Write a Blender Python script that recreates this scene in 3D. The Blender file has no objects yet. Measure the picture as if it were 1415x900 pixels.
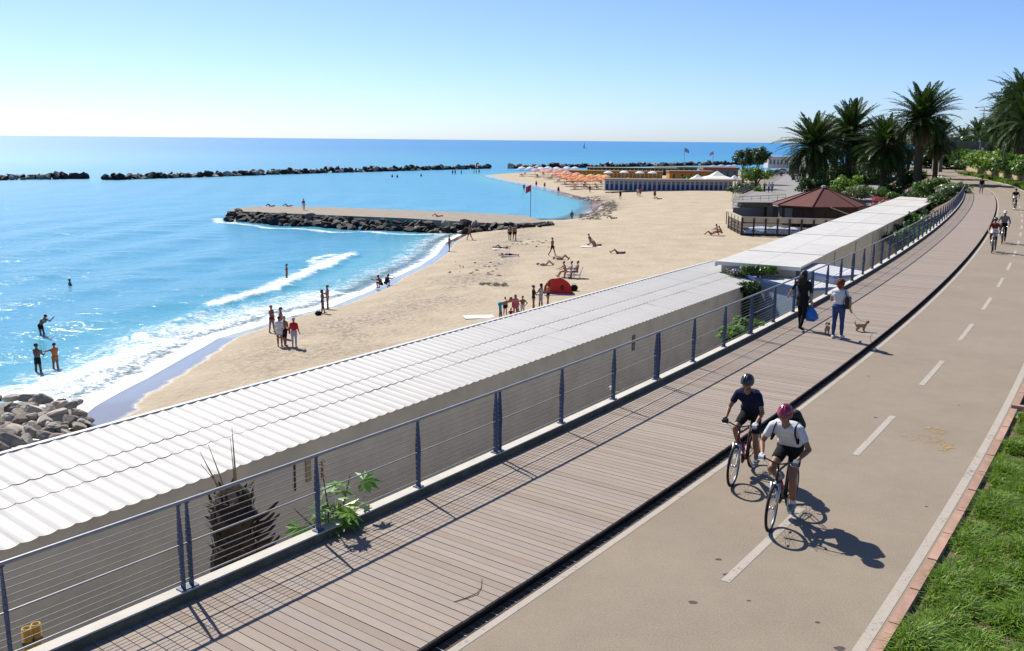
import bpy, math, random
import numpy as np
from mathutils import Vector, Matrix, Euler
random.seed(7); rng = np.random.default_rng(7)
scene = bpy.context.scene
COL = scene.collection
R = math.radians
# ------------------------------------------------------------------ camera
CAM_H = 5.5; F_PX = 1250.0; PITCH = math.atan((450 - 193.7) / F_PX); ROLL = 0.0095
_fw = np.array([0, math.cos(PITCH), -math.sin(PITCH)]); _rt = np.array([1., 0, 0]); _up = np.cross(_rt, _fw)
_R = _rt * math.cos(ROLL) + _up * math.sin(ROLL); _U = _up * math.cos(ROLL) - _rt * math.sin(ROLL)
cd = bpy.data.cameras.new('camera'); cam = bpy.data.objects.new('camera', cd); COL.objects.link(cam)
cam.matrix_world = Matrix(((_R[0], _U[0], -_fw[0], 0), (_R[1], _U[1], -_fw[1], 0), (_R[2], _U[2], -_fw[2], CAM_H), (0, 0, 0, 1)))
cd.sensor_width = 36; cd.lens = F_PX / 1415 * 36; cd.clip_start = 0.2; cd.clip_end = 60000
scene.camera = cam
# ------------------------------------------------------------------ sky, sun, exposure
SUN_EL = R(47.0); SUN_DIR = Vector((-0.575, 0.818, 0)).normalized() * math.cos(SUN_EL) + Vector((0, 0, math.sin(SUN_EL)))
SUN_ROT = math.atan2(SUN_DIR.x, SUN_DIR.y)
world = bpy.data.worlds.new('World'); scene.world = world; world.use_nodes = True
wn = world.node_tree.nodes; wl = world.node_tree.links
bg = wn['Background']; sky = wn.new('ShaderNodeTexSky'); sky.sky_type = 'NISHITA'; sky.sun_disc = False
sky.sun_elevation = SUN_EL; sky.sun_rotation = SUN_ROT
sky.altitude = 0; sky.air_density = 0.7; sky.dust_density = 0.5; sky.ozone_density = 6.0
hs = wn.new('ShaderNodeHueSaturation'); hs.inputs['Saturation'].default_value = 1.0   # the photograph's vivid colour, over the whole sky alike
wl.new(sky.outputs[0], hs.inputs['Color']); wt = wn.new('ShaderNodeMix'); wt.data_type = 'RGBA'; wt.blend_type = 'MULTIPLY'; wt.inputs[0].default_value = 1; wt.inputs[7].default_value = (.95, .985, 1.09, 1)   # cool white balance
wl.new(hs.outputs[0], wt.inputs[6]); wl.new(wt.outputs[2], bg.inputs[0]); bg.inputs[1].default_value = 0.092
sd = bpy.data.lights.new('sun', 'SUN'); sun = bpy.data.objects.new('sun', sd); COL.objects.link(sun)
sd.energy = 5.0; sd.angle = R(0.45); sd.color = (1.0, 0.95, 0.86)
sun.rotation_euler = SUN_DIR.to_track_quat('Z', 'Y').to_euler(); sun.location = (-40, 60, 60)
vs = scene.view_settings; vs.view_transform = 'Standard'; vs.look = 'None'; vs.exposure = 0.62; vs.gamma = 1
# ------------------------------------------------------------------ picture-to-place helpers
def ray(x, y): return _fw + _R * ((x - 707.5) / F_PX) + _U * ((450 - y) / F_PX)
def at(x, y, z):
    d = ray(x, y); t = (z - CAM_H) / d[2]; return Vector((d[0] * t, d[1] * t, z))
def atd(x, y, Y):
    d = ray(x, y); t = Y / d[1]; return Vector((d[0] * t, Y, CAM_H + d[2] * t))
# ------------------------------------------------------------------ materials
MATS = {}
def newmat(name):
    m = bpy.data.materials.new(name); m.use_nodes = True; MATS[name] = m
    nt = m.node_tree; b = nt.nodes['Principled BSDF']; return m, nt, b
ALB = .77      # the photograph is exposed bright: base colours stay at their real, lower values
def ramp(nt, fac, stops, k=1.0):
    r = nt.nodes.new('ShaderNodeValToRGB'); e = r.color_ramp.elements
    while len(e) < len(stops): e.new(0.5)
    for k_, (p, c) in enumerate(stops): e[k_].position = p; e[k_].color = (c[0] * k, c[1] * k, c[2] * k, 1)
    nt.links.new(fac, r.inputs[0]); return r.outputs[0]
def noise(nt, vec, scale, detail=4, rough=.55, dist=0):
    n = nt.nodes.new('ShaderNodeTexNoise'); n.inputs['Scale'].default_value = scale; n.inputs['Detail'].default_value = detail
    n.inputs['Roughness'].default_value = rough; n.inputs['Distortion'].default_value = dist
    if vec is not None: nt.links.new(vec, n.inputs['Vector'])
    return n.outputs['Fac']
def mathn(nt, op, a, b=None, c=None, clamp=False):
    n = nt.nodes.new('ShaderNodeMath'); n.operation = op; n.use_clamp = clamp
    for i, v in enumerate((a, b, c)):
        if v is None: continue
        if isinstance(v, (int, float)): n.inputs[i].default_value = v
        else: nt.links.new(v, n.inputs[i])
    return n.outputs[0]
def mixc(nt, fac, a, b, mode='MIX'):
    n = nt.nodes.new('ShaderNodeMix'); n.data_type = 'RGBA'; n.blend_type = mode
    for i, v in ((0, fac), (6, a), (7, b)):
        if isinstance(v, (int, float)): n.inputs[i].default_value = v
        elif isinstance(v, tuple): n.inputs[i].default_value = (*v, 1) if len(v) == 3 else v
        else: nt.links.new(v, n.inputs[i])
    return n.outputs[2]
def coords(nt, kind='Object', scale=None):
    t = nt.nodes.new('ShaderNodeTexCoord'); o = t.outputs[kind]
    if scale:
        m = nt.nodes.new('ShaderNodeMapping'); m.inputs['Scale'].default_value = scale; nt.links.new(o, m.inputs[0]); o = m.outputs[0]
    return o
def geo(nt): return nt.nodes.new('ShaderNodeNewGeometry')
def bump(nt, b, h, strength=.3, dist=.02):
    n = nt.nodes.new('ShaderNodeBump'); n.inputs['Strength'].default_value = strength; n.inputs['Distance'].default_value = dist
    nt.links.new(h, n.inputs['Height']); nt.links.new(n.outputs[0], b.inputs['Normal'])
def S(c, k): return tuple(max(0, min(1, v * k)) for v in c)
def M(name, col, rough=.65, var=.18, scale=6, bmp=0, bscale=60, metal=0, rnd=0, spec=.35, bdist=.01):
    if name in MATS: return MATS[name]
    m, nt, b = newmat(name); L = nt.links
    co = coords(nt)
    f = noise(nt, co, scale, 5, .6)
    if rnd:
        oi = nt.nodes.new('ShaderNodeObjectInfo'); g_ = geo(nt)
        rr = mathn(nt, 'FRACT', mathn(nt, 'ADD', oi.outputs['Random'], g_.outputs['Random Per Island']))
        f = mathn(nt, 'ADD', mathn(nt, 'MULTIPLY', f, 1 - rnd), mathn(nt, 'MULTIPLY', rr, rnd))
    L.new(ramp(nt, f, [(.25, S(col, 1 - var)), (.75, S(col, 1 + var))], ALB), b.inputs['Base Color'])
    b.inputs['Roughness'].default_value = rough; b.inputs['Metallic'].default_value = metal
    b.inputs['Specular IOR Level'].default_value = spec
    if bmp: bump(nt, b, noise(nt, co, bscale, 6, .65), bmp, bdist)
    return m
def leafmat(name, dark, light, trans=.35, rough=.45, spec=.4):
    m, nt, b = newmat(name); L = nt.links; g_ = geo(nt)
    oi = nt.nodes.new('ShaderNodeObjectInfo')
    rr = mathn(nt, 'FRACT', mathn(nt, 'ADD', oi.outputs['Random'], g_.outputs['Random Per Island']))
    c = ramp(nt, rr, [(0, dark), (1, light)], .85)
    L.new(c, b.inputs['Base Color']); b.inputs['Roughness'].default_value = rough; b.inputs['Specular IOR Level'].default_value = spec
    t = nt.nodes.new('ShaderNodeBsdfTranslucent'); L.new(mixc(nt, .5, c, (light[0] * 1.3, light[1] * 1.3, light[2] * .5)), t.inputs[0])
    mx = nt.nodes.new('ShaderNodeMixShader'); mx.inputs[0].default_value = trans
    L.new(b.outputs[0], mx.inputs[1]); L.new(t.outputs[0], mx.inputs[2]); L.new(mx.outputs[0], nt.nodes['Material Output'].inputs[0])
    return m
# ------------------------------------------------------------------ mesh building
class MB:
    def __init__(s): s.v = []; s.f = []; s.m = []
    def add(s, verts, faces, mi=0):
        o = len(s.v); s.v += [tuple(p) for p in verts]; s.f += [tuple(i + o for i in q) for q in faces]; s.m += [mi] * len(faces); return s
    def box(s, c, d, rot=None, mi=0, taper=1.0):
        hx, hy, hz = d[0] / 2, d[1] / 2, d[2] / 2
        vs_ = [Vector((x * (taper if z > 0 else 1), y * (taper if z > 0 else 1), z)) for z in (-hz, hz) for x, y in ((-hx, -hy), (hx, -hy), (hx, hy), (-hx, hy))]
        if rot is not None:
            m = rot if isinstance(rot, Matrix) else Euler(rot).to_matrix(); vs_ = [m @ p for p in vs_]
        c = Vector(c); return s.add([p + c for p in vs_], [(3, 2, 1, 0), (4, 5, 6, 7), (0, 1, 5, 4), (1, 2, 6, 5), (2, 3, 7, 6), (3, 0, 4, 7)], mi)
    def prism(s, pts, z0, z1, mi=0, cap=True):
        n = len(pts); f = [(i, (i + 1) % n, n + (i + 1) % n, n + i) for i in range(n)]
        if cap: f += [tuple(range(n - 1, -1, -1)), tuple(range(n, 2 * n))]
        return s.add([(p[0], p[1], z0) for p in pts] + [(p[0], p[1], z1) for p in pts], f, mi)
    def tube(s, pts, r, n=8, mi=0, cap=True, flat=1.0):
        pts = [Vector(p) for p in pts]; k = len(pts); rs = r if isinstance(r, (list, tuple)) else [r] * k
        vs_ = []; t0 = (pts[1] - pts[0]).normalized(); u = t0.orthogonal().normalized()
        for i, p in enumerate(pts):
            t = ((pts[min(i + 1, k - 1)] - pts[max(i - 1, 0)])).normalized(); u = (u - t * u.dot(t)).normalized(); w = t.cross(u)
            for j in range(n):
                a = 2 * math.pi * j / n; vs_.append(p + (u * math.cos(a) + w * math.sin(a) * flat) * rs[i])
        f = [(i * n + j, i * n + (j + 1) % n, (i + 1) * n + (j + 1) % n, (i + 1) * n + j) for i in range(k - 1) for j in range(n)]
        if cap: f += [tuple(range(n - 1, -1, -1)), tuple((k - 1) * n + j for j in range(n))]
        return s.add(vs_, f, mi)
    def lathe(s, prof, n=16, c=(0, 0, 0), mi=0, axis=None, closed=False):
        vs_ = []; c = Vector(c); q = Vector((0, 0, 1)).rotation_difference(Vector(axis)) if axis is not None else None
        for r, z in prof:
            for j in range(n):
                a = 2 * math.pi * j / n; p = Vector((r * math.cos(a), r * math.sin(a), z)); vs_.append(c + (q @ p if q else p))
        k = len(prof); rows = range(k if closed else k - 1)
        f = [(i * n + j, i * n + (j + 1) % n, ((i + 1) % k) * n + (j + 1) % n, ((i + 1) % k) * n + j) for i in rows for j in range(n)]
        return s.add(vs_, f, mi)
    def ell(s, c, r, n=12, m=8, rot=None, mi=0):
        c = Vector(c); vs_ = []; f = []
        mt = None if rot is None else (rot if isinstance(rot, Matrix) else Euler(rot).to_matrix())
        pts = [Vector((0, 0, -r[2]))]
        for i in range(1, m):
            t = math.pi * i / m - math.pi / 2
            pts += [Vector((r[0] * math.cos(t) * math.cos(2 * math.pi * j / n), r[1] * math.cos(t) * math.sin(2 * math.pi * j / n), r[2] * math.sin(t))) for j in range(n)]
        pts.append(Vector((0, 0, r[2])))
        if mt is not None: pts = [mt @ p for p in pts]
        f += [(0, 1 + (j + 1) % n, 1 + j) for j in range(n)]
        for i in range(m - 2):
            a = 1 + i * n; f += [(a + j, a + (j + 1) % n, a + n + (j + 1) % n, a + n + j) for j in range(n)]
        a = 1 + (m - 2) * n; f += [(a + j, a + (j + 1) % n, len(pts) - 1) for j in range(n)]
        return s.add([p + c for p in pts], f, mi)
    def mesh(s, name, mats, smooth=False):
        me = bpy.data.meshes.new(name); me.from_pydata(s.v, [], s.f)
        for m in (mats if isinstance(mats, (list, tuple)) else [mats]): me.materials.append(m)
        if any(s.m): me.polygons.foreach_set('material_index', s.m)
        if smooth: me.polygons.foreach_set('use_smooth', [True] * len(me.polygons))
        me.update(); return me
    def build(s, name, mats, parent=None, smooth=False, loc=None):
        return link(name, s.mesh(name, mats, smooth), parent, loc)
def link(name, me, parent=None, loc=None):
    o = bpy.data.objects.new(name, me); COL.objects.link(o); o.parent = parent
    if loc is not None: o.location = loc
    return o
def quick(name, V, Fc, mat, parent=None, smooth=False):
    me = bpy.data.meshes.new(name)
    V = np.asarray(V, np.float32); Fc = np.asarray(Fc, np.int32); k = Fc.shape[1]
    me.vertices.add(len(V)); me.vertices.foreach_set('co', V.ravel())
    me.loops.add(Fc.size); me.loops.foreach_set('vertex_index', Fc.ravel())
    me.polygons.add(len(Fc)); me.polygons.foreach_set('loop_start', np.arange(0, Fc.size, k, dtype=np.int32))
    try: me.polygons.foreach_set('loop_total', np.full(len(Fc), k, np.int32))
    except Exception: pass
    if smooth: me.polygons.foreach_set('use_smooth', np.ones(len(Fc), bool))
    me.materials.append(mat); me.update(calc_edges=True); me.validate()
    return link(name, me, parent) if name else me
def tag(o, label=None, cat=None, group=None, kind=None):
    if label: o['label'] = label
    if cat: o['category'] = cat
    if group: o['group'] = group
    if kind: o['kind'] = kind
    return o
def thing(name, label, cat, loc=(0, 0, 0), rz=0, group=None):
    o = bpy.data.objects.new(name, None); COL.objects.link(o); o.location = loc; o.rotation_euler = (0, 0, rz); o.empty_display_size = .2
    return tag(o, label, cat, group)
def copy_tree(o, parent=None):
    c = o.copy(); COL.objects.link(c); c.parent = parent
    for ch in list(o.children): copy_tree(ch, c)
    return c
# ------------------------------------------------------------------ the curve of the cycle path (kerb line), metres along it = s, metres to its right = off
_S = np.arange(-12, 260, .25)
def _theta(s):
    q = np.clip(s, -12, 150) / 50; return .65258 - .20333 * q + .10494 * q ** 2 - .02495 * q ** 3
_th = _theta(_S); _dx = np.sin(_th); _dy = np.cos(_th)
_cx = np.concatenate([[0], np.cumsum((_dx[1:] + _dx[:-1]) / 8)]); _cy = np.concatenate([[0], np.cumsum((_dy[1:] + _dy[:-1]) / 8)])
_i0 = int(round(12 / .25)); _cx += -4.6228 - _cx[_i0]; _cy += 8.7418 - _cy[_i0]
def PT(s, off, z=0.0):
    t = float(_theta(np.array(s))); x = float(np.interp(s, _S, _cx)); y = float(np.interp(s, _S, _cy))
    return Vector((x + math.cos(t) * off, y - math.sin(t) * off, z))
def ANG(s): return math.pi / 2 - float(_theta(np.array(s)))      # heading of the path as a rotation about Z
def strip(s0, s1, o0, o1, z, step=1.0, z1=None):
    n = max(2, int((s1 - s0) / step) + 1); V = []; Fc = []
    for i in range(n):
        s = s0 + (s1 - s0) * i / (n - 1); V += [PT(s, o0, z), PT(s, o1, z if z1 is None else z1)]
    Fc = [(2 * i, 2 * i + 1, 2 * i + 3, 2 * i + 2) for i in range(n - 1)]
    return V, Fc
def beam(mb, s0, s1, o0, o1, z0, z1, step=1.0, mi=0):
    n = max(2, int((s1 - s0) / step) + 1); V = []
    for i in range(n):
        s = s0 + (s1 - s0) * i / (n - 1); V += [PT(s, o0, z0), PT(s, o1, z0), PT(s, o1, z1), PT(s, o0, z1)]
    f = [(0, 3, 2, 1), tuple(4 * (n - 1) + k for k in (0, 1, 2, 3))]
    for i in range(n - 1):
        a = 4 * i; f += [(a + k, a + (k + 1) % 4, a + 4 + (k + 1) % 4, a + 4 + k) for k in range(4)]
    return mb.add(V, f, mi)
# ================================================================== SETTING
# ---------------- shore and beach height field
SEA_Z = -6.6
LAND = [(-17.5, 22), (-18.2, 30), (-18.6, 36.7), (-19.0, 39.9), (-18.4, 47.1), (-18.0, 54.2), (-16.5, 58.0), (-15.4, 61.3), (-13.2, 65.3), (-12.3, 69.0), (-11.2, 73.3),
        (-10.6, 78.8), (-8.9, 87.8), (-8.0, 96.5), (-7.9, 108.4), (-6.5, 117.9), (-3, 128), (1.5, 138), (4.7, 140.9), (6.0, 138.5), (9.9, 144.2), (12.8, 154.6), (15.5, 171.1), (16.3, 186.8),
        (12.9, 203.5), (9.4, 225.0), (5.1, 243.6), (-1.4, 269.5), (-10.3, 314.7), (0.1, 336), (30, 350), (70, 362), (120, 400), (170, 470), (260, 520), (520, 520), (520, -60), (-17.5, -60)]
def sdist(X, Y, poly):
    P = np.array(poly, float); Q = np.roll(P, -1, 0); d2 = np.full(X.shape, 1e18); ins = np.zeros(X.shape, bool)
    for (ax, ay), (bx, by) in zip(P, Q):
        ex, ey = bx - ax, by - ay; t = np.clip(((X - ax) * ex + (Y - ay) * ey) / (ex * ex + ey * ey), 0, 1)
        d2 = np.minimum(d2, (X - ax - t * ex) ** 2 + (Y - ay - t * ey) ** 2)
        c = ((ay > Y) != (by > Y)) & (X < (bx - ax) * (Y - ay) / ((by - ay) if by != ay else 1e-9) + ax); ins ^= c
    return np.where(ins, 1, -1) * np.sqrt(d2)
def hills(X, Y, k, seed):
    r = np.random.default_rng(seed); o = np.zeros(np.shape(X))
    for i in range(8):
        a = r.uniform(0, 6.28); f = k * r.uniform(.6, 1.8); o = o + np.sin((X * np.cos(a) + Y * np.sin(a)) * f + r.uniform(0, 6.28))
    return o / 8
def beach_z(X, Y, d=None):
    X = np.asarray(X, float); Y = np.asarray(Y, float)
    if d is None: d = sdist(X, Y, LAND)
    up = np.where(d > 0, 1.35 * (1 - np.exp(-d / 9.0)) + .012 * np.clip(d, 0, 25), .085 * np.maximum(d, -40))
    up = up + np.where(d > 3, hills(X, Y, .9, 3) * .05 * np.clip((d - 3) / 6, 0, 1), 0)
    return SEA_Z + up
def bz(x, y): return float(beach_z(np.array([x]), np.array([y]))[0])
def on_beach(px, py, zmin=None):
    z = -5.8
    for i in range(12):
        p = at(px, py, z); z = bz(p.x, p.y)
        if zmin is not None: z = max(z, zmin)
    return at(px, py, z)
def grid_object(name, X, Y, Z, mat, attrs=None, smooth=True):
    n, m = X.shape; V = np.stack([X, Y, Z], -1).reshape(-1, 3); i = np.arange(n * m).reshape(n, m)
    Fc = np.stack([i[:-1, :-1], i[:-1, 1:], i[1:, 1:], i[1:, :-1]], -1).reshape(-1, 4)
    o = quick(name, V, Fc, mat, smooth=smooth)
    for k, a in (attrs or {}).items():
        at_ = o.data.attributes.new(k, 'FLOAT', 'POINT'); at_.data.foreach_set('value', np.asarray(a, np.float32).ravel())
    return o
def attr(nt, name):
    a = nt.nodes.new('ShaderNodeAttribute'); a.attribute_name = name; return a.outputs['Fac']

# sand
m, nt, b = newmat('sand'); L = nt.links; co = coords(nt)
f1 = noise(nt, co, .35, 5, .6); f2 = noise(nt, co, 9, 6, .7)
base = ramp(nt, mathn(nt, 'ADD', mathn(nt, 'MULTIPLY', f1, .5), mathn(nt, 'MULTIPLY', f2, .5)), [(.3, (.345, .28, .20)), (.52, (.48, .40, .29)), (.75, (.58, .49, .365))], ALB)
band = attr(nt, 'band'); sp = mathn(nt, 'MULTIPLY', mathn(nt, 'ADD', noise(nt, co, .22, 3, .6), -.34), 5, clamp=True)
speck = ramp(nt, noise(nt, co, 3.4, 5, .8), [(.47, (0, 0, 0)), (.55, (1, 1, 1))])
base = mixc(nt, mathn(nt, 'MULTIPLY', mathn(nt, 'MULTIPLY', band, sp), mathn(nt, 'MULTIPLY', speck, .75)), base, (.13, .10, .095))
vo = nt.nodes.new('ShaderNodeTexVoronoi'); vo.inputs['Scale'].default_value = 2.1; L.new(co, vo.inputs['Vector'])
wet = attr(nt, 'wet')
wetn = mathn(nt, 'ADD', wet, mathn(nt, 'MULTIPLY', mathn(nt, 'ADD', noise(nt, co, .8, 3), -.5), .35), clamp=True)
wf = ramp(nt, wetn, [(.45, (0, 0, 0)), (.6, (1, 1, 1))])
L.new(mixc(nt, mathn(nt, 'MULTIPLY', wf, .9), base, (.17, .145, .125)), b.inputs['Base Color'])
L.new(mathn(nt, 'SUBTRACT', .95, mathn(nt, 'MULTIPLY', wf, .88)), b.inputs['Roughness'])
L.new(mathn(nt, 'ADD', .15, mathn(nt, 'MULTIPLY', wf, .85)), b.inputs['Specular IOR Level'])
hh = mathn(nt, 'ADD', mathn(nt, 'MULTIPLY', vo.outputs['Distance'], .8), mathn(nt, 'ADD', noise(nt, co, 1.4, 6, .7), mathn(nt, 'MULTIPLY', noise(nt, co, 14, 3), .25)))
hh = mathn(nt, 'MULTIPLY', hh, mathn(nt, 'SUBTRACT', 1, mathn(nt, 'MULTIPLY', wf, .97)))
bump(nt, b, hh, .8, .075)
ys = np.concatenate([np.arange(-20, 20, 5), np.arange(20, 150, .45), np.arange(150, 540, 2.0)])
xs = np.concatenate([np.arange(-60, -24, 4), np.arange(-24, 40, .45), np.arange(40, 140, 3), np.arange(140, 540, 40)])
X, Y = np.meshgrid(xs, ys); D = sdist(X, Y, LAND); Z = beach_z(X, Y, D)
bandv = np.exp(-((D - 7.5) / 4.2) ** 2) * np.clip((Y - 36) / 12, 0, 1) * (Y < 125) + 1.3 * np.exp(-((D - 3.2) / 2.6) ** 2) * ((Y > 150) & (Y < 200))
wetw = 1.15 + np.clip((60 - Y) / 22, 0, 1) * 1.1
wetv = np.clip(1.1 - np.clip(D, 0, 99) / wetw * .6, 0, 1)
beach = tag(grid_object('beach', X, Y, Z, MATS['sand'], {'band': bandv, 'wet': wetv}), kind='structure')

# ---------------- sea: a polar grid that reaches the horizon, waves as real relief near the shore
m, nt, b = newmat('sea_water'); L = nt.links; co = coords(nt)
dep = attr(nt, 'depth'); foam = attr(nt, 'foam'); far = attr(nt, 'far')
patch = noise(nt, coords(nt, 'Object', (.012, .03, 1)), 1.0, 4, .6)
wcol = ramp(nt, dep, [(0, (.20, .34, .33)), (.12, (.10, .36, .42)), (.4, (.06, .31, .45)), (1, (.025, .18, .45))], .8)
wcol = mixc(nt, mathn(nt, 'MULTIPLY', patch, .45), wcol, (.08, .31, .42))
b.inputs['Roughness'].default_value = .12; b.inputs['IOR'].default_value = 1.33; b.inputs['Specular IOR Level'].default_value = .32
h1 = noise(nt, coords(nt, 'Object', (.5, 1.0, 1)), .75, 5, .6, .6); h2 = noise(nt, coords(nt, 'Object', (.7, 1.2, 1)), 2.6, 4, .6, .3); h3 = noise(nt, coords(nt, 'Object', (.35, 1, 1)), .085, 4, .5)
hh = mathn(nt, 'ADD', mathn(nt, 'MULTIPLY', h1, .55), mathn(nt, 'ADD', mathn(nt, 'MULTIPLY', h2, .24), mathn(nt, 'MULTIPLY', h3, 1.6)))
# foam: laced by two noises, held by the foam attribute
fn = noise(nt, co, .8, 8, .72, .9); fn2 = noise(nt, coords(nt, 'Object', (1, 1, 1)), 3.6, 6, .75, .5)
fm = mathn(nt, 'ADD', mathn(nt, 'MULTIPLY', fn, .5), mathn(nt, 'MULTIPLY', fn2, .5))
ff = mathn(nt, 'MULTIPLY', mathn(nt, 'SUBTRACT', mathn(nt, 'ADD', fm, mathn(nt, 'MULTIPLY', foam, .46)), .72), 6, clamp=True)
L.new(mixc(nt, ff, wcol, (.72, .74, .76)), b.inputs['Base Color'])
L.new(mathn(nt, 'ADD', mathn(nt, 'ADD', .10, mathn(nt, 'MULTIPLY', far, .36)), mathn(nt, 'MULTIPLY', ff, .3)), b.inputs['Roughness'])   # waves too small to see far off act as roughness
L.new(mathn(nt, 'MAXIMUM', ff, mathn(nt, 'MULTIPLY', dep, 8.5, clamp=True)), b.inputs['Alpha'])
bump(nt, b, hh, .6, .40)
na, nr = 620, 760
ang = np.linspace(R(-62), R(50), na); rr_ = np.concatenate([np.geomspace(26, 150, 560), np.geomspace(152, 40000, 200)])
A, RR = np.meshgrid(ang, rr_); X = RR * np.sin(A); Y = RR * np.cos(A); D = -sdist(X, Y, LAND)
amp = np.clip(D / 8, 0, 1) * np.clip(1.2 - RR / 260, 0.0, 1)
Z = SEA_Z + amp * (.13 * np.sin(D * .62 + 2.2 * hills(X, Y, .07, 5)) + .16 * hills(X, Y, .55, 8) + .10 * hills(X, Y, 1.1, 9))
# breaking crests, each a line in the place with its own height and white water behind it
def wl_pts(pts): return [(at(x, y, SEA_Z).x, at(x, y, SEA_Z).y) for x, y in pts]
def line_dist(X, Y, pts):
    d2 = np.full(X.shape, 1e18); tt = np.zeros(X.shape); n = len(pts) - 1; sg = np.zeros(X.shape)
    for k in range(n):
        (ax, ay), (bx, by) = pts[k], pts[k + 1]; ex, ey = bx - ax, by - ay; l2 = ex * ex + ey * ey
        t = np.clip(((X - ax) * ex + (Y - ay) * ey) / l2, 0, 1); px, py = X - ax - t * ex, Y - ay - t * ey; dd = px * px + py * py
        w = dd < d2; d2 = np.where(w, dd, d2); tt = np.where(w, (k + t) / n, tt); sg = np.where(w, np.sign(ex * py - ey * px), sg)
    return np.sqrt(d2), tt, sg
FO = np.zeros(X.shape)
crests = [([(498, 346), (455, 366), (420, 380), (385, 397), (335, 411), (290, 427)], .88, .34, 1.45), ([(290, 427), (262, 440), (225, 458), (185, 472)], .25, .30, .6),
          ([(216, 479), (175, 497), (130, 517), (60, 540), (-20, 556)], .85, .2, 1.7), ([(470, 352), (440, 358), (432, 366)], .75, .1, .9), ([(840, 277), (822, 291), (813, 296)], .8, .05, .8), ([(770, 266), (784, 270), (792, 273)], .75, .05, .8)]
for pts, fo, hgt, wid in crests:
    d, t, sg = line_dist(X + .5 * hills(X, Y, 1.3, 31), Y + .5 * hills(X, Y, 1.5, 32), wl_pts(pts)); d = np.abs(d + .45 * hills(X, Y, 2.6, 33)); ends = np.clip(np.minimum(t, 1 - t) * 9 + .25, 0, 1)
    Z += hgt * ends * np.exp(-(d / 1.1) ** 2) * np.clip(D / 2, 0, 1)
    FO = np.maximum(FO, fo * ends * np.exp(-(d / wid) ** 2 * np.where(sg > 0, 1.6, .45)))
near = (RR < 135) * np.clip((Y - 20) / 20, 0, 1) * (X < 0)
swash = np.clip(1 - np.abs(D - .3) / 1.2, 0, 1) * .66 + (.56 + .16 * (Y < 72)) * np.clip(1 - np.abs(D - 2.4) / (4.2 + 2.2 * (Y < 72)), 0, 1) + .20 * np.clip(1 - np.abs(D - 6) / 6, 0, 1)
FO = np.maximum(FO, swash * np.where(near > 0, 1, .35) * (RR < 330))
gb = wl_pts([(300, 302), (303, 307), (330, 310), (380, 315), (450, 319.5), (520, 322.5), (600, 324), (640, 326)])
d, t, sg = line_dist(X, Y, gb); FO = np.maximum(FO, .72 * np.exp(-(d / 1.3) ** 2))
depv = np.clip(D * .085 / 2.4, 0, .5) + .5 * np.clip((RR - 200) / 900, 0, 1)
keep = D > -3.0
Zs = np.where(D < -1.0, SEA_Z - .25 - .1 * np.maximum(-D, 0), Z)
sea = tag(grid_object('sea', X, Y, Zs, MATS['sea_water'], {'depth': depv, 'foam': FO, 'far': np.clip((RR - 60) / 500, 0, 1) ** .6}), kind='structure')

# ---------------- cycle path
m, nt, b = newmat('asphalt'); L = nt.links; co = coords(nt)
f1 = noise(nt, co, .5, 5, .6); f2 = noise(nt, co, 42, 5, .8); f3 = noise(nt, co, 3, 5, .6)
L.new(ramp(nt, mathn(nt, 'ADD', mathn(nt, 'MULTIPLY', f1, .2), mathn(nt, 'ADD', mathn(nt, 'MULTIPLY', f2, .7), mathn(nt, 'MULTIPLY', f3, .1))), [(.30, (.17, .135, .105)), (.5, (.285, .232, .175)), (.70, (.39, .325, .25))], ALB), b.inputs['Base Color'])
b.inputs['Roughness'].default_value = .88; b.inputs['Specular IOR Level'].default_value = .25; bump(nt, b, f2, .5, .006)
V, Fc = strip(-10, 240, 2.84, 6.70, 0.0, .5); V2, F2 = strip(110.1, 240, -.6, 2.84, .0, .5); Fc = Fc + [tuple(i + len(V) for i in q) for q in F2]; tag(quick('cycle_path', V + V2, Fc, MATS['asphalt']), kind='structure')
def worn(name, col, wear, sc=14):
    m, nt, b = newmat(name); L = nt.links; co = coords(nt); f = noise(nt, co, sc, 7, .75); g2 = noise(nt, co, 1.6, 3)
    a = mathn(nt, 'ADD', mathn(nt, 'MULTIPLY', f, .7), mathn(nt, 'MULTIPLY', g2, .3))
    L.new(ramp(nt, a, [(.3, S(col, .8)), (.7, col)], ALB), b.inputs['Base Color']); b.inputs['Roughness'].default_value = .8
    L.new(mathn(nt, 'MULTIPLY', mathn(nt, 'SUBTRACT', a, wear), 9, clamp=True), b.inputs['Alpha']); return m
worn('road_paint', (.46, .405, .345), .33); worn('faded_orange_paint', (.52, .33, .12), .49, 9)
mk = MB()
V, Fc = strip(-10, 150, 2.985, 3.085, .004, .5); mk.add(V, Fc)
V, Fc = strip(-10, 150, 6.53, 6.66, .004, .5); mk.add(V, Fc)
tag(mk.build('edge_line_marking', MATS['road_paint']), kind='structure')
for k in range(-1, 22):
    s0 = 5.9 + 5.83 * k; V, Fc = strip(s0, s0 + 2.9, 4.70, 4.82, .0045, .5); tag(MB().add(V, Fc).build('dash_marking', MATS['road_paint']), kind='structure')
mk = MB()
for (x0, y0), (x1, y1), w in [((1246, 603), (1274, 601), .10), ((1262, 606), (1282, 612), .13), ((1274, 600), (1292, 606), .12), ((1285, 612), (1300, 606), .10), ((1290, 606), (1316, 620), .10), ((1287, 597), (1300, 592), .2), ((1300, 622), (1312, 612), .09)]:
    a = at(x0, y0, .005 + len(mk.v) * 1e-4); c = at(x1, y1, a.z); n = (c - a).cross(Vector((0, 0, 1))).normalized() * w; mk.add([a - n, c - n, c + n, a + n], [(0, 1, 2, 3)])
tag(mk.build('faded_marking', MATS['faded_orange_paint']), kind='structure')
tsp = MB(); r_ = random.Random(3)
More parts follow.
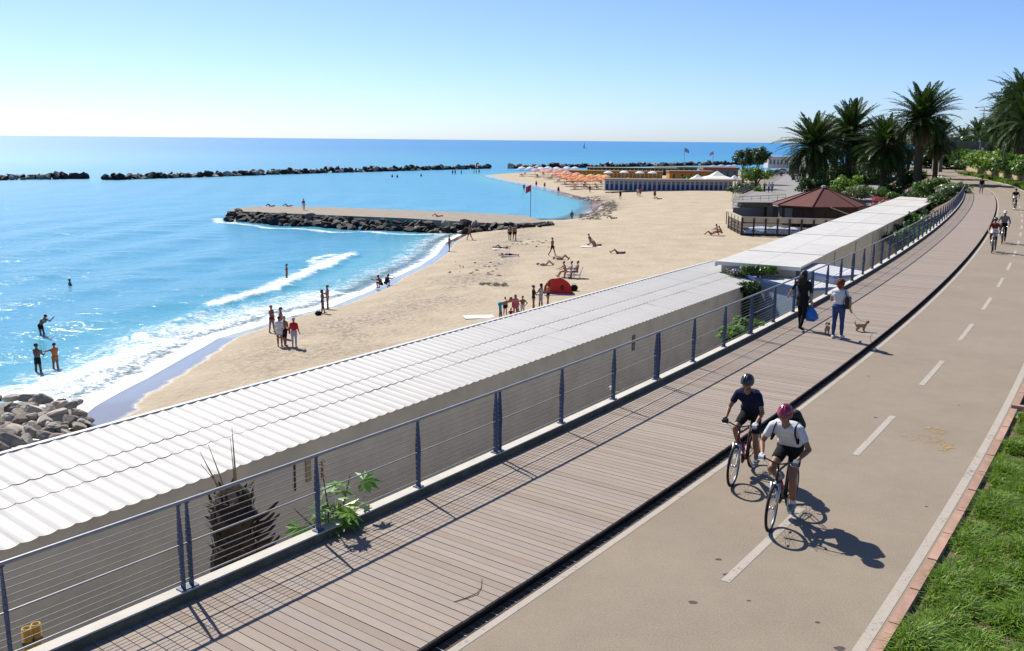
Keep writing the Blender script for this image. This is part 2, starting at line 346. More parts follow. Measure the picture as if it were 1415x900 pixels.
for px, py, rr_s in [(993, 773, .05), (1006, 794, .07), (957, 832, .06), (1160, 896, .07), (1035, 640 + 190, .03), (1280, 700, .03), (1200, 520, .04), (1210, 577, .05), (1325, 560, .03), (1130, 860, .035)]:
    p = at(px, py, .003); tsp.add([(p.x + rr_s * (.7 + .4 * r_.random()) * math.cos(a), p.y + rr_s * .7 * math.sin(a) * (.7 + .4 * r_.random()), .003) for a in np.linspace(0, 6.283, 9, endpoint=False)], [tuple(range(9))])
tag(tsp.build('tar_stains', M('tar', (.07, .06, .05), .8)), kind='structure')
# gutter with grating between the boards and the road
mk = MB(); beam(mk, -10, 115, 2.845, 2.975, -.16, .003, .5)
tag(mk.build('gutter', M('gutter_concrete', (.12, .095, .075), .95, .3, 8, .4, 40, spec=.05)), kind='structure')
gr = MB()
for i in range(130):
    s = -.5 + .19 * i
    if i % 7 in (3,): continue
    a = ANG(s); gr.box(PT(s, 2.915, .008), (.012, .12, .008), (0, 0, a))
gr.build('grating_bars', M('grating_metal', (.32, .32, .33), .5, .2, 20, 0, 1, .6), bpy.data.objects['gutter'])['kind'] = 'stuff'

# ---------------- boardwalk
m, nt, b = newmat('weathered_plank'); L = nt.links
oi = nt.nodes.new('ShaderNodeObjectInfo'); g_ = geo(nt)
rr = mathn(nt, 'FRACT', mathn(nt, 'ADD', oi.outputs['Random'], g_.outputs['Random Per Island']))
va = nt.nodes.new('ShaderNodeVectorMath'); va.operation = 'ADD'; cmb = nt.nodes.new('ShaderNodeCombineXYZ'); L.new(mathn(nt, 'MULTIPLY', rr, 37), cmb.inputs[1])
L.new(coords(nt), va.inputs[0]); L.new(cmb.outputs[0], va.inputs[1])
mp = nt.nodes.new('ShaderNodeMapping'); mp.inputs['Scale'].default_value = (14, 1.1, 14); L.new(va.outputs[0], mp.inputs[0])
gr_ = noise(nt, mp.outputs[0], 4, 6, .65, .5); bl = noise(nt, va.outputs[0], 2.2, 4, .6)
c1 = ramp(nt, rr, [(0, (.37, .29, .23)), (.3, (.43, .35, .285)), (.55, (.41, .35, .305)), (.8, (.48, .395, .325)), (1, (.44, .355, .28))], .72)
L.new(mixc(nt, mathn(nt, 'MULTIPLY', mathn(nt, 'ADD', mathn(nt, 'MULTIPLY', gr_, .65), mathn(nt, 'MULTIPLY', bl, .35)), .66), c1, (.13, .10, .082), 'MIX'), b.inputs['Base Color'])
b.inputs['Roughness'].default_value = .78; b.inputs['Specular IOR Level'].default_value = .25; bump(nt, b, gr_, .35, .004)
DECK_W, PITCH_P = 2.84, .14
dk = MB(); beam(dk, -10, 110, .0, 2.70, -.35, .082, 1); beam(dk, -10, 110, 2.72, 2.79, -.12, .085, 1)
deck = tag(dk.build('boardwalk', M('dark_joist_wood', (.11, .07, .042), .9, .4, 5, .3, 20, spec=.1)), kind='structure')
pm = MB().box((0, 0, 0), (PITCH_P - .009, DECK_W + .02, .032))
pme = pm.mesh('plank', MATS['weathered_plank'])
for i in range(300):
    s = -1.0 + PITCH_P * i; p = PT(s, DECK_W / 2 + random.uniform(-.004, .004), .104 + random.uniform(-.0015, .0015)); o = link('plank', pme, deck, p); o.rotation_euler = (0, random.uniform(-.003, .003), ANG(s))
pr_ = MB()
for i in range(300, 790):
    s = -1.0 + PITCH_P * i; pr_.box(PT(s, DECK_W / 2, .104), (PITCH_P - .009, DECK_W + .02, .032), (0, 0, ANG(s)))
for i in range(-60, 0):
    s = -1.0 + PITCH_P * i; pr_.box(PT(s, DECK_W / 2, .104), (PITCH_P - .009, DECK_W + .02, .032), (0, 0, ANG(s)))
pr_.build('distant_planks', MATS['weathered_plank'], deck)['kind'] = 'stuff'
# ---------------- concrete kerb with the retaining wall below it
conc = M('pale_concrete', (.50, .46, .40), .85, .16, 3, .35, 35)
kb = MB(); beam(kb, -10, 112, -.19, -.003, -.4, .245, .5); beam(kb, -10, 112, -.55, -.2, -6.2, -.02, 1)
kobj_ = tag(kb.build('kerb', M('kerb_top_concrete', (.58, .54, .47), .85, .14, 3, .35, 35)), kind='structure')
kf = MB(); beam(kf, -10, 112, -.0025, .012, .118, .228, .5); kf.build('shade_toned_kerb_face', M('shade_toned_concrete', (.13, .125, .095), .95, .4, 4, .4, 35, spec=.1), kobj_)  # thin front strip: the kerb face's shade put into a darker, moss-toned colour
# ---------------- railing
steel = M('galvanised_rail', (.36, .36, .365), .45, .15, 10, 0, 1, .3); cabm = M('wire_cable', (.20, .20, .205), .5, .1, 10, 0, 1, .3); blue = M('blue_painted_post', (.072, .102, .185), .42, .25, 9, .08, 80)
rail = thing('railing', 'blue steel post railing with thin wire cables along the seaward edge of the boardwalk', 'railing', PT(0, -.09, .245)); RL = Vector(rail.location)
OFF = -.09
def run(name, z, r, s0=-6, s1=112, step=.5, n=6, mat=None):
    pts = [PT(s0 + (s1 - s0) * i / int((s1 - s0) / step), OFF, z) - RL for i in range(int((s1 - s0) / step) + 1)]
    return MB().tube(pts, r, n).build(name, mat or steel, rail, True)
run('top_rail', 1.325, .024, n=10); run('middle_rail', .80, .012); run('bottom_rail', .345, .010)
for k in range(4): run('cable', .43 + .075 * k + .01, .0048, n=5, mat=cabm)
for k in range(5): run('cable', .885 + .082 * k, .0048, n=5, mat=cabm)
# tapered blade post: deep at mid height, narrow at top, in the vertical plane square to the path
prof = [(-.045, 0), (.045, 0), (.045, .35), (.055, .62), (.022, 1.06), (-.022, 1.06), (-.055, .62), (-.045, .35)]
pb = MB(); n_ = len(prof)
pb.add([(-.006, y, z) for y, z in prof] + [(.006, y, z) for y, z in prof], [tuple(range(n_)), tuple(range(2 * n_ - 1, n_ - 1, -1))] + [(i, n_ + i, n_ + (i + 1) % n_, (i + 1) % n_) for i in range(n_)])
pb.box((0, 0, .006), (.13, .12, .012)); pb.box((0, 0, 1.055), (.05, .05, .012))
for z in (.1, .185, .26, .33, .41, .555, .64, .72, .805, .89, .97): pb.lathe([(0, -.009), (.009, -.009), (.009, .009), (0, .009)], 6, (0, 0, z), 0, (1, 0, 0))
pbm = pb.mesh('post', blue)
k = -1; s = 1.42
posts = []
while s < 110:
    posts += [s - .055, s + .055, s + 2.03, s + 4.05]; s += 6.08
posts = [-.6, -2.6] + posts
for s in posts:
    o = link('post', pbm, rail, PT(s, OFF, .247) - RL); o.rotation_euler = (0, 0, ANG(s))
# ---------------- red kerb stones on the landward side, verge and planting
ks = MB(); beam(ks, -10, 150, 6.705, 6.83, -.25, .0, 1); kobj = tag(ks.build('landward_kerb', conc), kind='structure')
km = MB().box((0, 0, 0), (.993, .115, .06)).mesh('kerbstone', M('red_concrete', (.42, .255, .195), .9, .25, 6, .4, 40, rnd=.3))
for i in range(112):
    s = .05 + i; o = link('kerbstone', km, kobj, PT(s + .5, 6.768, .0 + .014 + random.uniform(-.003, .003))); o.rotation_euler = (0, 0, ANG(s + .5))
soil = M('verge_soil', (.16, .11, .075), .95, .35, 6, .6, 20)
V, Fc = strip(-10, 110, 6.83, 30, -.03, 1, -.02); tag(quick('verge', V, Fc, soil), kind='structure')
cb = MB()
a_, c_ = PT(16.62, 6.71), PT(16.62, 12); n_ = ANG(16.62)
cb.box((a_ + c_) / 2 + Vector((0, 0, .03)), (.13, 5.3, .16), (0, 0, n_))
tag(cb.build('bed_divider', MATS['red_concrete']), 'low red kerb wall crossing the verge between grass and shrub bed', 'kerb')
pv = MB().box(PT(16.25, 9.5, -.02), (.5, 5.3, .05), (0, 0, n_)); tag(pv.build('paving_slab', conc), 'pale concrete slab between the grass and the red kerb wall', 'slab')
# grass: three-segment blades
def blades(name, n, sampler, hmin, hmax, w, mat, z0=-.02, lean=.6):
    P = sampler(n); h = rng.uniform(hmin, hmax, n); a = rng.uniform(0, 6.283, n); l = rng.uniform(.1, lean, n) * h * 1.4; wa = a + 1.571
    dx, dy = np.cos(a), np.sin(a); wx, wy = np.cos(wa) * w * rng.uniform(.6, 1.3, n), np.sin(wa) * w
    V = np.zeros((n, 5, 3))
    for k, (t, ww) in enumerate(((0, 1), (0, -1), (.55, .8), (.55, -.8), (1, 0))):
        V[:, k, 0] = P[:, 0] + dx * l * t ** 1.8 + wx * ww; V[:, k, 1] = P[:, 1] + dy * l * t ** 1.8 + wy * ww; V[:, k, 2] = P[:, 2] + z0 + h * (t - .25 * t * t * (l / np.maximum(h, 1e-3)))
    i = np.arange(n)[:, None] * 5
    Fc = np.concatenate([i + np.array([[0, 1, 3]]), i + np.array([[0, 3, 2]]), i + np.array([[2, 3, 4]])])
    return quick(name, V.reshape(-1, 3), Fc, mat)
def verge_sampler(s0, s1, o0, o1, clump=0):
    def f(n):
        s = rng.uniform(s0, s1, n * 2); o = o0 + (o1 - o0) * rng.uniform(0, 1, n * 2) ** 1.25
        t = _theta(s); x = np.interp(s, _S, _cx) + np.cos(t) * o; y = np.interp(s, _S, _cy) - np.sin(t) * o
        d = hills(x, y, 3.2, 21) + hills(x, y, 8, 22) * .8; k = rng.uniform(-.75, .1, n * 2) < d
        edge = np.clip((o - o0 - .05 + .12 * hills(x, y, 5, 4)) / .12, 0, 1); k &= rng.uniform(0, 1, n * 2) < edge
        j = np.where(k)[0][:n]; j = np.concatenate([j, np.arange(n - len(j))]) if len(j) < n else j
        return np.stack([x[j], y[j], np.clip(d[j], -.6, .7) * .12 + .03], 1)
    return f
gm = leafmat('grass_blade', (.025, .075, .008), (.25, .42, .035), .35, .5)
gdry = leafmat('dry_grass', (.22, .17, .06), (.42, .36, .14), .3, .6)
tag(blades('grass', 190000, verge_sampler(3.5, 16.1, 6.86, 11.5), .05, .15, .0095, gm, -.03, 1.7), 'lush green grass on the verge beside the cycle path', 'grass', kind='stuff')
tag(blades('dry_grass', 9000, verge_sampler(3.5, 16.1, 6.86, 11.5), .06, .16, .004, gdry, -.01, 1.4), 'dry straw blades among the green verge grass', 'grass', kind='stuff')
# ================================================================== BEACH BUILDINGS BELOW THE PATH
d1 = Vector((.55907, .82912, 0)); n1 = Vector((.82912, -.55907, 0)); a1 = math.atan2(d1.y, d1.x)
def Q1(al, pe, z): return d1 * al + n1 * pe + Vector((0, 0, z))
white_sheet = M('white_corrugated_sheet', (.53, .515, .49), .55, .10, 1.1, .12, 40, rnd=.12)
def dirt_and_ridge_shade(m):   # dark specks and stains on the sheets, and ridge shade painted in
    nt = m.node_tree; b = nt.nodes['Principled BSDF']; src = b.inputs['Base Color'].links[0].from_socket; co = coords(nt)
    vo = nt.nodes.new('ShaderNodeTexNoise'); vo.inputs['Scale'].default_value = 3.2; vo.inputs['Detail'].default_value = 8; vo.inputs['Roughness'].default_value = .8
    oi = nt.nodes.new('ShaderNodeObjectInfo'); va = nt.nodes.new('ShaderNodeVectorMath'); va.operation = 'ADD'; cm = nt.nodes.new('ShaderNodeCombineXYZ')
    nt.links.new(mathn(nt, 'MULTIPLY', oi.outputs['Random'], 90), cm.inputs[0]); nt.links.new(co, va.inputs[0]); nt.links.new(cm.outputs[0], va.inputs[1]); nt.links.new(va.outputs[0], vo.inputs['Vector'])
    sx = nt.nodes.new('ShaderNodeSeparateXYZ'); nt.links.new(co, sx.inputs[0]); st = mathn(nt, 'PINGPONG', mathn(nt, 'ADD', sx.outputs[0], -.07), .1775)   # ridge shade and grime painted as a darker streak beside every ridge
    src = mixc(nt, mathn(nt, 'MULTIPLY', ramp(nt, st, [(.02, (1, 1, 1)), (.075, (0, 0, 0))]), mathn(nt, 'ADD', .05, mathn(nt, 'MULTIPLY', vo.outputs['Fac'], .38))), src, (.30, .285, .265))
    f = ramp(nt, vo.outputs['Fac'], [(.62, (0, 0, 0)), (.72, (1, 1, 1))]); nt.links.new(mixc(nt, mathn(nt, 'MULTIPLY', f, .22), src, (.33, .29, .25)), b.inputs['Base Color'])
dirt_and_ridge_shade(white_sheet)
plaster = M('grey_beige_plaster', (.62, .58, .50), .9, .14, 1.4, .2, 30)
pw = MATS['grey_beige_plaster']
EA, OU, ZE, ZO = -15.95, -19.75, -1.8, -1.4
A0, A1 = -4.0, 50.5
cab = thing('beach_cabin_block', 'long low beach cabin block under white corrugated roof sheets, nearest the boardwalk', 'building', Q1(24, -17.8, -4.6), a1)
CI = Matrix.Translation(Vector(cab.location)) @ Matrix.Rotation(a1, 4, 'Z'); CIi = CI.inverted()
def loc1(al, pe, z): return CIi @ Q1(al, pe, z)
w = MB()   # local axes: x along the block, y towards the sea (left)
def lb(mb, al0, al1, p0, p1, z0, z1, mi=0):
    a = loc1(al0, p0, z0); c = loc1(al1, p1, z1); return mb.box((a + c) / 2, (abs(c.x - a.x), abs(c.y - a.y), abs(c.z - a.z)), None, mi)
lb(w, A0, A1, EA - .32, EA - .14, -6.2, -1.83); w.build('promenade_side_wall', plaster, cab)
w = MB(); lb(w, A0, A1, OU + .3, OU + .45, -6.2, -1.5); w.build('sea_side_wall', plaster, cab)
for al in (A0 + .02, A1 - .2):
    w = MB(); lb(w, al, al + .16, OU + .46, EA - .33, -6.2, -1.85); w.build('end_wall', plaster, cab)
w = MB(); lb(w, A0, A1, OU - .22, OU - .09, ZO - .16, ZO + .05); lb(w, A0, A1, OU - .09, OU + .1, ZO - .16, ZO - .01, 1); w.build('gutter', [M('white_painted_metal', (.72, .71, .68), .45, .08, 3), M('gutter_grey', (.36, .36, .36), .6, .2, 3)], cab)
LAM, AMP = .355, .037
def sheet_mesh(length, name):
    nw, k = 3, 8; V = []; Fc = []
    us = [i / k for i in range(nw * k + 1)]
    for lay in (0, -.007):
        for y in (0, length):
            for u in us: V.append((u * LAM, y, AMP * (1 - abs(math.sin(math.pi * u)) ** .75) + lay))
    n = len(us)
    for i in range(n - 1):
        Fc += [(i, i + 1, n + i + 1, n + i), (2 * n + i + 1, 2 * n + i, 3 * n + i, 3 * n + i + 1), (2 * n + i, 2 * n + i + 1, i + 1, i), (n + i, n + i + 1, 3 * n + i + 1, 3 * n + i)]
    return MB().add(V, Fc).mesh(name, white_sheet)
W1 = math.hypot(EA - OU, ZO - ZE); sl = math.atan2(ZO - ZE, EA - OU)
rows = [(0.0, .405, 0.0), (.39, .62, .012), (.60, 1.0, .024)]      # fractions from the eave up to the sea edge; upper rows lie over lower ones
for f0, f1, lift in rows:
    me = sheet_mesh((f1 - f0) * W1, 'roof_sheet')
    nS = int((A1 - A0) / (LAM * 3)) + 1
    for i in range(nS):
        o = link('roof_sheet', me, cab, loc1(A0 + i * LAM * 3, EA + (OU - EA) * f0, ZE + (ZO - ZE) * f0 + lift + random.uniform(-.003, .003)))
        o.rotation_euler = (sl + random.uniform(-.0025, .0025), 0, random.uniform(-.002, .002))
def wallpt(px, py):
    d = Vector(ray(px, py)); c = Vector((0, 0, CAM_H)); t = (EA - .12 - n1.dot(c)) / n1.dot(d); return CIi @ (c + d * t)
MB().tube([wallpt(407, 640), wallpt(408, 678)], .025, 8).build('drain_pipe', M('dark_pipe', (.05, .05, .05), .5), cab)
for x0, x1, y0, y1, nm, mt in ((422, 430, 634, 664, 'vent_louver', M('ochre_vent', (.36, .30, .19), .85)), (874, 877, 464, 484, 'rust_stain_plate', M('stain_brown', (.20, .16, .12), .9))):
    a, c = wallpt(x0, y0), wallpt(x1, y1); MB().box((a + c) / 2, (abs(c.x - a.x), .03, abs(c.z - a.z))).build(nm, mt, cab)
# lower service yard between the block and the path
yp = [PT(s, -.4) for s in range(-8, 100, 4)]; yq = [Q1(al, EA - .1, 0) for al in (50, 35, 20, 5, -8)]
gy = MB().prism([(p.x, p.y) for p in yp] + [(44, 118)] + [(p.x, p.y) for p in yq], -6.3, -4.6); tag(gy.build('service_yard', M('yard_ground', (.22, .19, .15), .95, .3, 2, .5, 15)), kind='structure')
# ---- second block, farther along, with a flat white sheet roof
d2 = Vector((.5, .866, 0)).normalized(); n2 = Vector((d2.y, -d2.x, 0)); a2 = math.atan2(d2.y, d2.x)
b2 = thing('flat_roof_block', 'long beach block with flat white seamed roof beyond the blue trimmed huts', 'building', d2 * 85 + n2 * -12.8 + Vector((0, 0, -4.6)), a2)
B2 = (Matrix.Translation(Vector(b2.location)) @ Matrix.Rotation(a2, 4, 'Z')).inverted()
def lb2(mb, al0, al1, p0, p1, z0, z1, mi=0, z1b=None):
    a = B2 @ (d2 * al0 + n2 * p0 + Vector((0, 0, z0))); c = B2 @ (d2 * al1 + n2 * p1 + Vector((0, 0, z1))); return mb.box((a + c) / 2, (abs(c.x - a.x), abs(c.y - a.y), abs(c.z - a.z)), None, mi)
flatw = M('white_roof_membrane', (.58, .56, .52), .6, .12, .8, .1, 20, rnd=.15)
w = MB(); lb2(w, 49.0, 121.3, -14.9, -10.85, -6.2, -1.08); w.build('wall', plaster, b2)
k_ = 0
for i in range(12):
    for j in range(2):
        w = MB(); lb2(w, 48.6 + 6.08 * i, 48.6 + 6.08 * i + 6.04, -15.05 + 2.26 * j, -15.05 + 2.26 * j + 2.24, -1.06, -.93 + .018 * (i % 2)); w.build('roof_panel', flatw, b2)
w = MB(); lb2(w, 48.5, 121.7, -15.13, -15.06, -1.2, -.95); lb2(w, 48.5, 48.58, -15.05, -10.5, -1.12, -.92); w.build('edge_trim', MATS['white_painted_metal'], b2)
for i in range(9):
    w = MB(); lb2(w, 52 + 7.4 * i, 52.05 + 7.4 * i, -10.84, -10.78, -4.6, -1.2); w.build('wall_pilaster', plaster, b2)
# ---- huts with blue trim between the two blocks
pale = M('pale_blue_wall', (.36, .45, .56), .8, .1, 1.5, .1, 20); trim = M('blue_trim', (.06, .13, .38), .5); hutroof = M('hut_white_roof', (.58, .58, .58), .6, .08, 1.5)
def hut(px0, py0, px1, py1, zt, depth, label, parapet=0.0):
    a, c = at(px0, py0, zt), at(px1, py1, zt); e = c - a; L_ = e.length; an = math.atan2(e.y, e.x)
    t = thing('beach_hut', label, 'hut', (a.x, a.y, -4.6), an); H_ = zt + 4.6
    MB().box((L_ / 2, depth / 2, H_ / 2 - .06), (L_ - .1, depth - .1, H_ - .1)).build('wall', pale, t)
    MB().box((L_ / 2, depth / 2, H_ - .06), (L_, depth, .1)).build('roof', hutroof, t)
    q = MB(); q.box((L_ / 2, -.03, H_ - .03), (L_ + .12, .06, .13)); q.box((L_ / 2, depth + .03, H_ - .03), (L_ + .12, .06, .13)); q.box((-.03, depth / 2, H_ - .03), (.06, depth, .13)); q.box((L_ + .03, depth / 2, H_ - .03), (.06, depth, .13)); q.build('trim', trim, t)
    if parapet:
        q = MB(); q.box((L_ / 2, depth + .1, H_ + parapet / 2), (L_, .12, parapet)); q.box((L_ / 2, depth * .55, H_ + parapet - .02), (L_, depth, .06)); q.build('upper_roof', hutroof, t)
        for i in range(9): MB().box((L_ * (i + .5) / 9, depth + .02, H_ + parapet / 2), (L_ / 9 - .02, .03, parapet - .06)).build('panel', MATS['white_painted_metal'], t)
        q = MB(); q.box((L_ / 2, depth * .05 - .03, H_ + parapet - .02), (L_ + .1, .06, .12)); q.build('fascia', trim, t)
    return t
hut(1032, 381, 1112, 400, -1.55, 3.2, 'pale blue walled hut with flat white roof just below the walking women')
hut(1077, 368, 1153, 382.5, -1.15, 3.0, 'white roofed hut with blue edged fascia beside the flat roof block')

# ================================================================== ROCKS
def rock_mesh(seed, mat, n=8, m=6, sq=.55):
    r = random.Random(seed); q = MB().ell((0, 0, 0), (1, 1, 1), n, m)
    pl = [(Vector((r.gauss(0, 1), r.gauss(0, 1), r.gauss(0, 1))).normalized(), r.uniform(.38, .8)) for _ in range(9)]
    out = []
    for v in q.v:
        v = Vector(v)
        for nn, dd in pl:
            k = v.dot(nn) - dd
            if k > 0: v = v - nn * k
        out.append(tuple(v * (1 + r.uniform(-.03, .03))))
    q.v = out; return q.mesh('rock', mat)
rock_dark = M('dark_wet_rock', (.036, .032, .028), .8, .5, 2.2, .6, 6, rnd=.45, bdist=.06); rock_tan = M('tan_rock', (.42, .37, .31), .85, .45, 2.0, .7, 8, rnd=.45, bdist=.05)
RD = [rock_mesh(i, rock_dark) for i in range(7)]; RT = [rock_mesh(20 + i, rock_tan, 12, 8) for i in range(8)]
def put_rock(parent, meshes, p, s, flat=.65, jit=.25):
    o = link('rock', random.choice(meshes), parent, p - Vector(parent.location))
    o.scale = (s * 1.3 * random.uniform(.8, 1.4), s * 1.3 * random.uniform(.65, 1.05), s * 1.35 * flat * random.uniform(.7, 1.25)); o.rotation_euler = (random.uniform(-jit, jit), random.uniform(-jit, jit), random.uniform(0, 6.28)); return o
pile = thing('rock_pile', 'pile of grey brown boulders at the water edge behind the corrugated roof', 'rocks', on_beach(60, 600))
spots = [(18, 556, .6), (40, 553, .6), (62, 556, .75), (80, 562, .7), (100, 563, .6), (112, 570, .55), (118, 578, .5), (10, 566, .7), (32, 566, .85), (55, 568, .8), (76, 574, .9), (96, 578, .6), (108, 585, .6), (4, 580, .8), (24, 582, .75),
         (42, 584, .6), (62, 585, .8), (80, 588, .6), (93, 593, .55), (6, 596, .8), (28, 596, .7), (48, 597, .7), (66, 598, .55), (2, 612, .9), (22, 610, .8), (40, 607, .45), (-12, 575, .9), (-20, 600, .9), (-30, 580, .9), (120, 574, .5), (88, 553, .45), (60, 548, .35), (105, 556, .4)]
spots += [(random.uniform(-20, 118), random.uniform(552, 606), random.uniform(.25, .6)) for _ in range(60)]
for x, y, s in spots:
    p = on_beach(x, y + 15); p.z = max(p.z, SEA_Z + .1) + .25 * s + random.uniform(0, .22); put_rock(pile, RT, p, s * .56, .6, .45)
# groyne: flat sandy top, dark boulders on the near side
gtop = [(-42.5, 136.2), (-43.5, 141), (-42.0, 146.0), (-36.6, 147.4), (-27.9, 145.8), (-7.6, 138.7), (2.0, 133), (4.5, 124), (1.1, 119.0), (-5.7, 121.8), (-15.1, 127.0), (-27.0, 131.0), (-40.4, 136.0)]
grn = thing('groyne', 'stone groyne with flat sandy top reaching out between the two bays', 'groyne', (-20, 132, SEA_Z))
q = MB().prism([(x + 20, y - 132) for x, y in gtop], -1.2, 1.25); q.build('flat_top', M('groyne_sand_top', (.31, .265, .21), .95, .2, .8, .5, 10), grn)
front = [(-43.2, 138.5), (-42.6, 135.0), (-39.2, 132.6), (-33.2, 128.3), (-25.2, 124.6), (-18.1, 121.9), (-10.4, 120.2), (-6.0, 118.6), (-2, 117.6), (2, 117.8)]
def along(pts, t):
    ls = [math.dist(a, b_) for a, b_ in zip(pts, pts[1:])]; t *= sum(ls)
    for (a, b_), l in zip(zip(pts, pts[1:]), ls):
        if t <= l: return Vector((a[0] + (b_[0] - a[0]) * t / l, a[1] + (b_[1] - a[1]) * t / l, 0))
        t -= l
    return Vector((*pts[-1], 0))
for i in range(230):
    t = (i + random.random()) / 230; p = along(front, t); k = random.random()
    put_rock(grn, RD if random.random() < .9 else RT, p + Vector((.9 * k + random.uniform(-.2, .3), 2.6 * k - .6, SEA_Z - .1 + 1.15 * k ** .8)), random.uniform(.42, .85) * (1 - .3 * max(0, t - .8) * 4))
for i in range(16):
    p = along([(0, 118.5), (4, 119), (5, 121)], random.random()); put_rock(grn, RD, p + Vector((0, random.uniform(-.5, 2), bz(p.x, p.y) + .1)), random.uniform(.3, .6))
for i in range(40):
    p = along([(-43.6, 138), (-44.0, 142), (-42.2, 146.8), (-27.9, 146.6), (-7.6, 139.4)], random.random()); put_rock(grn, RD, p + Vector((0, .4, SEA_Z + .1)), random.uniform(.7, 1.0))
def breakwater(label, pts, n, s0):
    t = thing('breakwater', label, 'breakwater', (*pts[0], SEA_Z), group='offshore rock breakwaters')
    for i in range(n):
        p = along(pts, (i + random.random()) / n); k = random.uniform(-1, 1)
        put_rock(t, RD if random.random() < .72 else RT, p + Vector((random.uniform(-1, 1), k * 2.2, SEA_Z + .1 + 1.15 * (1 - abs(k)) * random.uniform(.6, 1.1))), random.uniform(.55, 1.0) * s0, .75, .5)
breakwater('offshore rock breakwater at the far left, cut by the picture edge', [(-185, 222), (-155, 243), (-141.3, 251.6), (-132.7, 258.2), (-122.7, 265.4)], 130, 1.25)
breakwater('longest offshore rock breakwater, in the middle of the bay beyond the groyne', [(-114.4, 257.5), (-93.3, 288.4), (-67.1, 327.6), (-32.0, 369.8), (-9.8, 395.6)], 290, 1.3)
breakwater('offshore rock breakwater behind the orange parasols at the right of the bay', [(-2.4, 397.9), (29.8, 418.6), (68.2, 454.6), (118.0, 498.9), (150, 525)], 260, 1.5)

# ================================================================== PLANTS
def leaf_cloud(n, clumps, size, flat=.6, seed=0, aspect=.55):
    """n leaf quads scattered through ellipsoid clumps [(centre, radii)], denser near their skins"""
    r = np.random.default_rng(seed); vol = np.array([c[1][0] * c[1][1] * c[1][2] for c in clumps]) ** .7; ci = r.choice(len(clumps), n, p=vol / vol.sum())
    C_ = np.array([c[0] for c in clumps])[ci]; Rd = np.array([c[1] for c in clumps])[ci]
    u = r.normal(size=(n, 3)); u /= np.linalg.norm(u, axis=1)[:, None]; rad = r.uniform(0, 1, n) ** .42 * (1 + r.normal(0, .1, n))
    P = C_ + u * Rd * rad[:, None]
    nn = u + r.normal(0, flat, (n, 3)); nn[:, 2] += .35; nn /= np.linalg.norm(nn, axis=1)[:, None]
    t = np.cross(nn, r.normal(size=(n, 3))); t /= np.linalg.norm(t, axis=1)[:, None]; bt = np.cross(nn, t); s = size * r.uniform(.6, 1.35, n)[:, None]
    V = np.stack([P - t * s, P + bt * s * aspect - t * s * .1, P + t * s, P - bt * s * aspect - t * s * .1], 1).reshape(-1, 3)
    return V, np.arange(4 * n).reshape(n, 4)
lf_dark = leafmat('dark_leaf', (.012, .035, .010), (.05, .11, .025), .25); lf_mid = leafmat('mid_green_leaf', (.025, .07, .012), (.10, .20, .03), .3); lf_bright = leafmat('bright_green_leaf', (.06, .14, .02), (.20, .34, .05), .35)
lf_grey = leafmat('grey_green_leaf', (.08, .12, .06), (.24, .30, .17), .25); lf_pink = leafmat('pink_flower', (.30, .05, .10), (.55, .14, .22), .3); bark = M('bark', (.10, .075, .05), .9, .35, 8, .7, 25)
lf_purple = leafmat('purple_flower', (.20, .14, .38), (.42, .34, .62), .3)
def ball(cx, cy, cz, rx, ry, rz, k, seed):
    r = random.Random(seed); out = []
    for i in range(k):
        a = r.uniform(0, 6.28); t = r.uniform(.25, .85); z = r.uniform(-.6, .8); out.append(((cx + rx * t * math.cos(a), cy + ry * t * math.sin(a), cz + rz * z * .8), (rx * r.uniform(.28, .5), ry * r.uniform(.28, .5), rz * r.uniform(.25, .45))))
    return out
def shrub(name, label, cat, base, rx, ry, h, n, size, mat, seed, group=None, stems=6, low=.12):
    t = thing(name, label, cat, base, 0, group)
    V, Fc = leaf_cloud(n, ball(0, 0, h * (.5 + low), rx, ry, h * .5, 16, seed), size, .7, seed); quick('foliage', V, Fc, mat, t)
    q = MB(); r = random.Random(seed)
    for i in range(stems): q.tube([(r.uniform(-.1, .1) * rx, r.uniform(-.1, .1) * ry, -.1), (r.uniform(-.35, .35) * rx, r.uniform(-.35, .35) * ry, h * .4), (r.uniform(-.7, .7) * rx, r.uniform(-.7, .7) * ry, h * .8)], [.035, .025, .01], 5)
    q.build('stems', bark, t); return t
shrub('verge_shrub', 'grey green shrub in the bed behind the red kerb wall', 'shrub', PT(17.9, 7.35, -.03), .5, .8, .75, 2600, .035, lf_grey, 3)
shrub('verge_shrub', 'larger grey green shrub deeper in the bed behind the red kerb wall', 'shrub', PT(19.5, 8.0, -.03), .9, .9, .9, 3000, .04, lf_grey, 4)
gw = blades('grass_seedlings', 1500, verge_sampler(17, 19.5, 6.86, 8.0), .04, .1, .006, gm); tag(gw, 'sparse low grass in the shrub bed beyond the red kerb wall', 'grass', kind='stuff')
